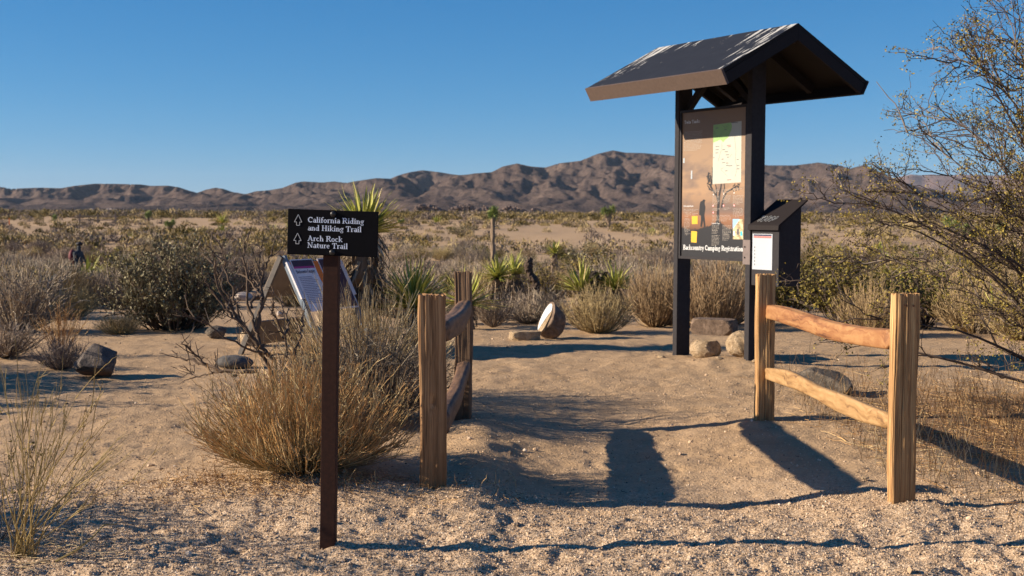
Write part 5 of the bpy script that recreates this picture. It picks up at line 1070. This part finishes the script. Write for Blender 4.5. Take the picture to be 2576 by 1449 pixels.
# the small orange-twigged plant by the boulder
rng = np.random.default_rng(77); e = thing('rust_shrub', 'small rusty orange twiggy plant behind the dark boulder', 'shrub', (gx(150, 10.6), 10.6, 0)); P = grow(rng, 60, .24, .48, K=6, lo=.4, wig=.05, zp=.9); mb = MB(); addt(mb, P, .003, rng=rng); Q = kids(rng, P, 420, .09, 3, spread=.4, up=.3, t0=.45); addt(mb, Q, .0016, rng=rng); mb.build('stems', M['grass'], e)

# dense brush and scrub over the plain
rng = np.random.default_rng(88)
def free(x, y):
    px_ = 1288 + x / y * F
    if y < 18 and (1410 < px_ < 1610 or 1215 < px_ < 1360): return False
    if y < 24 and 1370 < px_ < 1420: return False
    if 20 < y < 46 and 150 < 1288 + x / y * F < 250: return False
    px = 1288 + x / y * F
    if y < 14.5 and -3.0 < x < 2.6: return False
    if abs(x + .195 * y) < .9 and y < 30: return False       # the path running off to the left
    if abs(x - (.16 * y - .1)) < .5 and 15 < y < 34: return False   # gap of the trail left of the kiosk
    return True
cnt = {'near': 0}
items = []
Y = 14.5; n_try = 0
while len(items) < 480 and n_try < 14000:
    n_try += 1; r_ = rng.random(); Y = 14.5 * (78 / 14.5) ** (r_ ** .8); u = rng.uniform(-.47, .47); x = u * Y
    if not free(x, Y): continue
    if any((x - a) ** 2 + (Y - b_) ** 2 < (.42 * (s + .5)) ** 2 for a, b_, s, k in items): continue
    p = rng.random(); right = u > .18
    k = ('olive' if p < (.46 if right else .16) else 'tan' if p < (.70 if right else .38) else 'sage' if p < (.73 if right else .41) else 'grey')
    s = rng.uniform(.7, 1.35) * (.75 if k == 'olive' else 1.0); 
    if Y > 30: s *= 1.15
    items.append((x, Y, s, k))
words = {'grey': 'grey-brown shrub', 'tan': 'straw-coloured shrub', 'olive': 'olive creosote bush', 'sage': 'pale sage shrub'}
zones = [(230, 'left of the hiker'), (560, 'behind the large sage shrub'), (730, 'behind the barricade'), (960, 'behind the trail sign'), (1200, 'behind the left fence'), (1420, 'behind the painted stone'), (1700, 'left of the kiosk'), (1890, 'seen through the kiosk'), (2120, 'right of the registration box'), (2320, 'above the right fence rails'), (9999, 'behind the big creosote')]
for i, (x, y, s, k) in enumerate(items):
    px = 1288 + x / y * F; z_ = next(w for a, w in zones if px < a); d_ = 'close behind the clearing' if y < 19 else 'in the near brush' if y < 29 else 'in the middle brush' if y < 46 else 'in the far brush by the sand'
    sz_ = 'small' if s < .85 else 'large' if s > 1.15 else 'mid-sized'
    put(k, i, x, y, s, f'{sz_} {words[k]} {z_}, {d_}', f'{words[k]}s in the thick brush', sz=s * (1.0 if k != 'olive' else .85))
# far scrub too many to count: one object of small clumps
def clump(rng, x, y, w, h, n_):
    th = rng.uniform(0, 2 * np.pi, n_); q = np.sqrt(rng.random(n_)); c = np.stack([x + w * .5 * q * np.cos(th), y + w * .5 * q * np.sin(th), h * np.sqrt(1 - q * q * .9) * rng.uniform(.15, .9, n_)], 1)
    return leaves(rng, None, n_, .13 * w ** .5 * h ** .5 + y * .00045, .42, pts=c, up=1.8)
mb = MB(); mo = MB(); mt_ = MB(); rng = np.random.default_rng(99)
for _ in range(7200):
    Y = 72 * (1000 / 72) ** rng.random(); x = rng.uniform(-.5, .5) * Y
    dn = fbm(np.array([x / 18]), np.array([Y / 30]), 44, 2)[0]
    p = np.interp(Y, [72, 90, 105, 200, 240, 1000], [.60, .50, .40, .52, 1, 1])
    if rng.random() > p + .45 * dn: continue
    tall = Y > 215; r_ = rng.random(); w = rng.uniform(.7, 1.9); h = w * rng.uniform(.38, .6)
    if tall: w *= 1.9; h *= 2.1
    if Y > 450: w *= 1.5; h *= 1.0
    b_ = (mo if r_ < .6 else mt_ if r_ < .75 else mb) if tall else (mo if r_ < .22 else mt_ if r_ < .68 else mb)
    v, f, a = clump(rng, x, Y, w, h, 125 if Y < 250 else 70); v[:, 2] += g1(x, Y); b_.add(v, f, t=np.clip(rng.random() * .62 + a['t'] * .10, 0, 1), h=.5)
for b_, nm, mt, lb in ((mb, 'distant_brush', 'brush', 'countless low grey-brown shrubs across the far plain'), (mo, 'distant_creosote', 'olive', 'countless olive creosote bushes across the far plain'), (mt_, 'distant_grass_clumps', 'tan', 'countless straw-coloured clumps across the far plain')):
    o = b_.build(nm, M[mt]); tag(o, lb, 'brush', kind='stuff')
# scattered far yuccas and joshua trees
FY = [(1530, 150, 4.0, 1), (430, 110, 2.2, 1), (560, 150, 2.6, 0), (2390, 95, 3.4, 1), (2440, 90, 3.0, 1), (2210, 80, 1.5, 0), (2230, 60, 1.6, 0), (2100, 75, 1.4, 0), (375, 160, 3.0, 1), (690, 130, 1.8, 0), (730, 125, 1.8, 0), (480, 118, 1.2, 0), (330, 95, 1.0, 0), (240, 105, 1.1, 0), (140, 150, 2.2, 1), (1640, 120, 1.4, 0), (2520, 100, 3.0, 1), (1760, 160, 2.0, 0), (1010, 140, 1.8, 1), (1100, 170, 2.2, 0)]
jp = joshua('far joshua tree standing dark against the foot of the hills', gx(1530, 150), 150, 2.2, .6, 160, 61, group='far joshua trees', arms=((-.5, .9), (.45, 1.0), (.0, .8)))
yp = yucca('yucca', 'far bright green yucca dotting the plain', gx(560, 110), 110, .25, 40, .9, 62, .12, low=.05, dead=0, group='far yuccas on the plain')
for i, (px, Y, s, j) in enumerate(FY[1:]):
    x = gx(px, Y)
    if j: dup(jp, (x, Y, g1(x, Y)), i * 1.1, s / 4.0, label='far joshua tree standing dark against the foot of the hills')
    else: dup(yp, (x, Y, g1(x, Y)), i * 1.3, s / 1.6)
# boulder piles at the foot of the hills
def outcrop(label, px0, px1, pyt, D, mat, seed, n_, tops=None):
    rng = np.random.default_rng(seed); mb = MB(); xa, xb = gx(px0, D), gx(px1, D); w = xb - xa; zt_ = CH + elev(px0, pyt)[1] * D
    for i in range(n_):
        t = rng.random(); prof_ = .35 + .65 * abs(math.sin(t * 5.3 + seed)) ; x = xa + w * t; r = w * rng.uniform(.014, .050); zz = 1.2 + (zt_ - 1.2) * prof_ * rng.random() ** .7 
        v, f = rockV(seed * 50 + i, (2 * r, 2 * r, 1.5 * r), 2, planes=9, flat=.5); mb.add(v + np.array([x, D + rng.uniform(-.5, .5) * w * .4, max(zz - r * .5, .6)]), f)
    o = mb.build('rock_outcrop', mat); return tag(o, label, 'rocks')
pale = mrock('far_pale_granite', (.26, .22, .20), (.38, .32, .29), (.46, .40, .37), .25, .3); brn = mrock('far_brown_granite', (.09, .066, .058), (.14, .10, .085), (.20, .15, .125), .25, .3)
outcrop('pale boulder pile at the foot of the hills at left, the bright right hump', 232, 318, 523, 900, pale, 5, 170)
outcrop('low pale boulder pile under the hills, left of the bright hump', 150, 240, 530, 940, pale, 6, 150)
outcrop('reddish-brown boulder ridge at the foot of the hills right of the sign', 1045, 1215, 512, 1000, brn, 7, 260)
outcrop('darker boulder ridge at the foot of the hills, right continuation', 1215, 1345, 515, 1040, brn, 8, 200)
# tiny far details: log fence and orange marker
FF = thing('log_fence', 'tiny log rail fence far off on the plain at left', 'fence', (gx(248, 170), 170, g1(gx(248, 170), 170)))
w_ = 2.4
for i in range(3): mb = MB(); mb.add(*box((i * w_ - w_ - .08, -.08, 0), (i * w_ - w_ + .08, .08, 1.3))); mb.build('post', M['plank'], FF)
for z_ in (.45, .95): mb = MB(); mb.add(*bar((-w_ - .3, .1, z_), (w_ + .3, .1, z_), .13, .13)); mb.build('rail', M['plank'], FF)
mb = MB(); mb.add(*box((-.05, -.02, 0), (.05, .02, 1.1))); o = mb.build('marker_post', M['orange']); x = gx(26, 140); o.location = (x, 140, g1(x, 140)); tag(o, 'thin orange marker stake on the plain at far left', 'marker')

# ------------------------------------------------------------------ hiker
def hiker():
    Y = 45; x = gx(198, Y); head_z = at(198, 612, Y)[2]; zb_ = min(g1(x, Y), head_z - 1.72); H0 = head_z - 1.76
    e = thing('person', 'hiker in dark cap and jacket with dark red backpack behind the left brush', 'person', (x, Y, H0))
    nd = [(0, 0, .95, .13), (0, 0, 1.15, .135), (0, -.02, 1.38, .16), (0, -.02, 1.5, .07), (0, -.03, 1.58, .075), (0, -.04, 1.68, .10),
          (.20, 0, 1.42, .06), (.27, -.05, 1.18, .05), (.22, -.22, 1.02, .04), (-.20, 0, 1.42, .06), (-.27, -.03, 1.18, .05), (-.22, -.22, 1.04, .04),
          (.10, 0, .88, .095), (.11, -.08, .50, .065), (.11, .04, .10, .05), (.11, -.12, .04, .045), (-.10, 0, .88, .095), (-.11, .12, .52, .065), (-.11, .28, .14, .05), (-.11, .15, .05, .045)]
    ed = [(0, 1), (1, 2), (2, 3), (3, 4), (4, 5), (2, 6), (6, 7), (7, 8), (2, 9), (9, 10), (10, 11), (0, 12), (12, 13), (13, 14), (14, 15), (0, 16), (16, 17), (17, 18), (18, 19)]
    me = bpy.data.meshes.new('body'); me.from_pydata([(a, b_, c) for a, b_, c, r in nd], ed, []); o = bpy.data.objects.new('body', me); COL.objects.link(o); o.parent = e
    sk = o.modifiers.new('skin', 'SKIN'); me.skin_vertices[0].data
    for i, (a, b_, c, r) in enumerate(nd): me.skin_vertices[0].data[i].radius = (r, r)
    me.skin_vertices[0].data[0].use_root = True; ss = o.modifiers.new('sub', 'SUBSURF'); ss.levels = 2; ss.render_levels = 2; me.materials.append(mplain('dark_hiking_clothes', (.03, .04, .055), .8, .2, 12))
    v, f = rockV(3, (.34, .24, .56), 3, planes=4, flat=.8); MB().add(v + np.array([-.06, .20, 1.26]), f).build('backpack', mplain('dark_red_fabric', (.16, .02, .035), .7, .2, 10), e, True)
    v, f = ICO[3]; MB().add(v * np.array([.105, .12, .075]) + np.array([0, -.045, 1.74]), f).build('cap', mplain('black_cap', (.012, .012, .02), .7, .1, 20), e, True)
    e.rotation_euler = (0, 0, R(75))
hiker()

# ------------------------------------------------------------------ loose gravel, litter, dry grass
rng = np.random.default_rng(200)
def gravel(n_, ymin, ymax, smin, smax, name, label, umax=.47):
    y = rng.uniform(ymin, ymax, n_); x = rng.uniform(-umax, umax, n_) * y
    s = smin * (smax / smin) ** (rng.random(n_) ** 2.4)
    v0, f0 = ICO[1]; nv = len(v0); V = v0[None] * (1 + rng.uniform(-.28, .28, (n_, nv, 1))); V = V * (s[:, None, None] * rng.uniform(.6, 1.1, (n_, 1, 3))) * .5
    z = gz(x, y, True); V = V + np.stack([x, y, z + s * .12], 1)[:, None, :]
    Fs = (f0[None] + (np.arange(n_) * nv)[:, None, None]).reshape(-1, 3)
    o = mk(name, V.reshape(-1, 3), [Fs], M['pebble'], attrs={'t': np.repeat(rng.random(n_), nv), 'h': np.zeros(n_ * nv)}); tag(o, label, 'gravel', kind='stuff')
gravel(76000, 3.3, 5.6, .0035, .0115, 'gravel', 'pale granite gravel spread over the foreground')
gravel(14000, 5.3, 9.5, .004, .012, 'fine_gravel', 'scattered fine gravel on the trail and berms')
gravel(520, 3.5, 12.5, .012, .032, 'loose_stones', 'scattered larger stones on the sand of the clearing')
# coarser pebbles on the berm by the left fence and round the bush
def dry_grass(name, label, cx_, cy_, rx, ry, n_, h, lying, seed, mat='grass'):
    rg = np.random.default_rng(seed); x = cx_ + rg.normal(0, rx / 2, n_); y = cy_ + rg.normal(0, ry / 2, n_); z = gz(x, y)
    if cx_ > 1.9:                                    # the tread of the trail itself is bare
        kp = x > 1.72 + .25 * rg.random(n_) ** 2; x, y, z = x[kp], y[kp], z[kp]; n_ = len(x)
    ph = rg.uniform(0, 2 * np.pi, n_); l = h * rg.uniform(.3, 1, n_); lie = rg.random(n_) < lying; t = np.linspace(0, 1, 5)[None, :]
    hx = np.where(lie, l, l * .35); hz = np.where(lie, l * .10, l)
    P = np.stack([x[:, None] + (np.cos(ph) * hx)[:, None] * t ** 1.3, y[:, None] + (np.sin(ph) * hx)[:, None] * t ** 1.3, z[:, None] + hz[:, None] * t + .004], -1); P += rg.normal(0, .004, P.shape)
    v, f, a = tubes(P, (.0017 * (1 - .5 * t)), 3, rng=rg); o = MB().add(v, f, **a).build(name, M[mat]); return tag(o, label, 'grass', kind='stuff')
dry_grass('dry_grass', 'rusty dry grass and litter under the creosote at right', 3.1, 6.9, 1.7, 2.4, 5600, .22, .5, 1)
dry_grass('dry_stalks', 'sparse straw stalks in front of the right fence rails', 1.98, 6.3, .45, .9, 150, .24, .35, 2, 'straw')
dry_grass('bush_litter', 'orange stem litter at the foot of the broom bush', -1.0, 5.42, .8, .3, 700, .10, .85, 3)
dry_grass('trail_litter', 'thin dark twigs and bits of litter strewn on the trail', .3, 7.2, 4.0, 4.6, 330, .06, 1.0, 5, 'darkwood')
dry_grass('edge_litter', 'straw litter around the yellow reeds', -1.72, 4.4, .35, .25, 120, .16, .95, 4, 'straw')
rng = np.random.default_rng(300)
for i, (px, py, s, m_, lb) in enumerate(((2175, 1203, .030, 'rock2', 'flat pinkish stone on the gravel left of the front right post'), (1700, 1270, .02, 'rockpale', 'small pale stone on the trail'), (700, 1195, .02, 'rock2', 'small tan stone left of the broom bush'), (1015, 1150, .02, 'rock2', 'small tan stone at the foot of the left fence'))):
    d = ray(px, py); t = (0 - CH) / d[2]; x, y = d[0] * t, d[1] * t; rock('pebble', lb, 400 + i, (x, y), (s * 1.4, s, s * .5), M[m_], i, sub=2, sink=.1, planes=5, flat=.6)
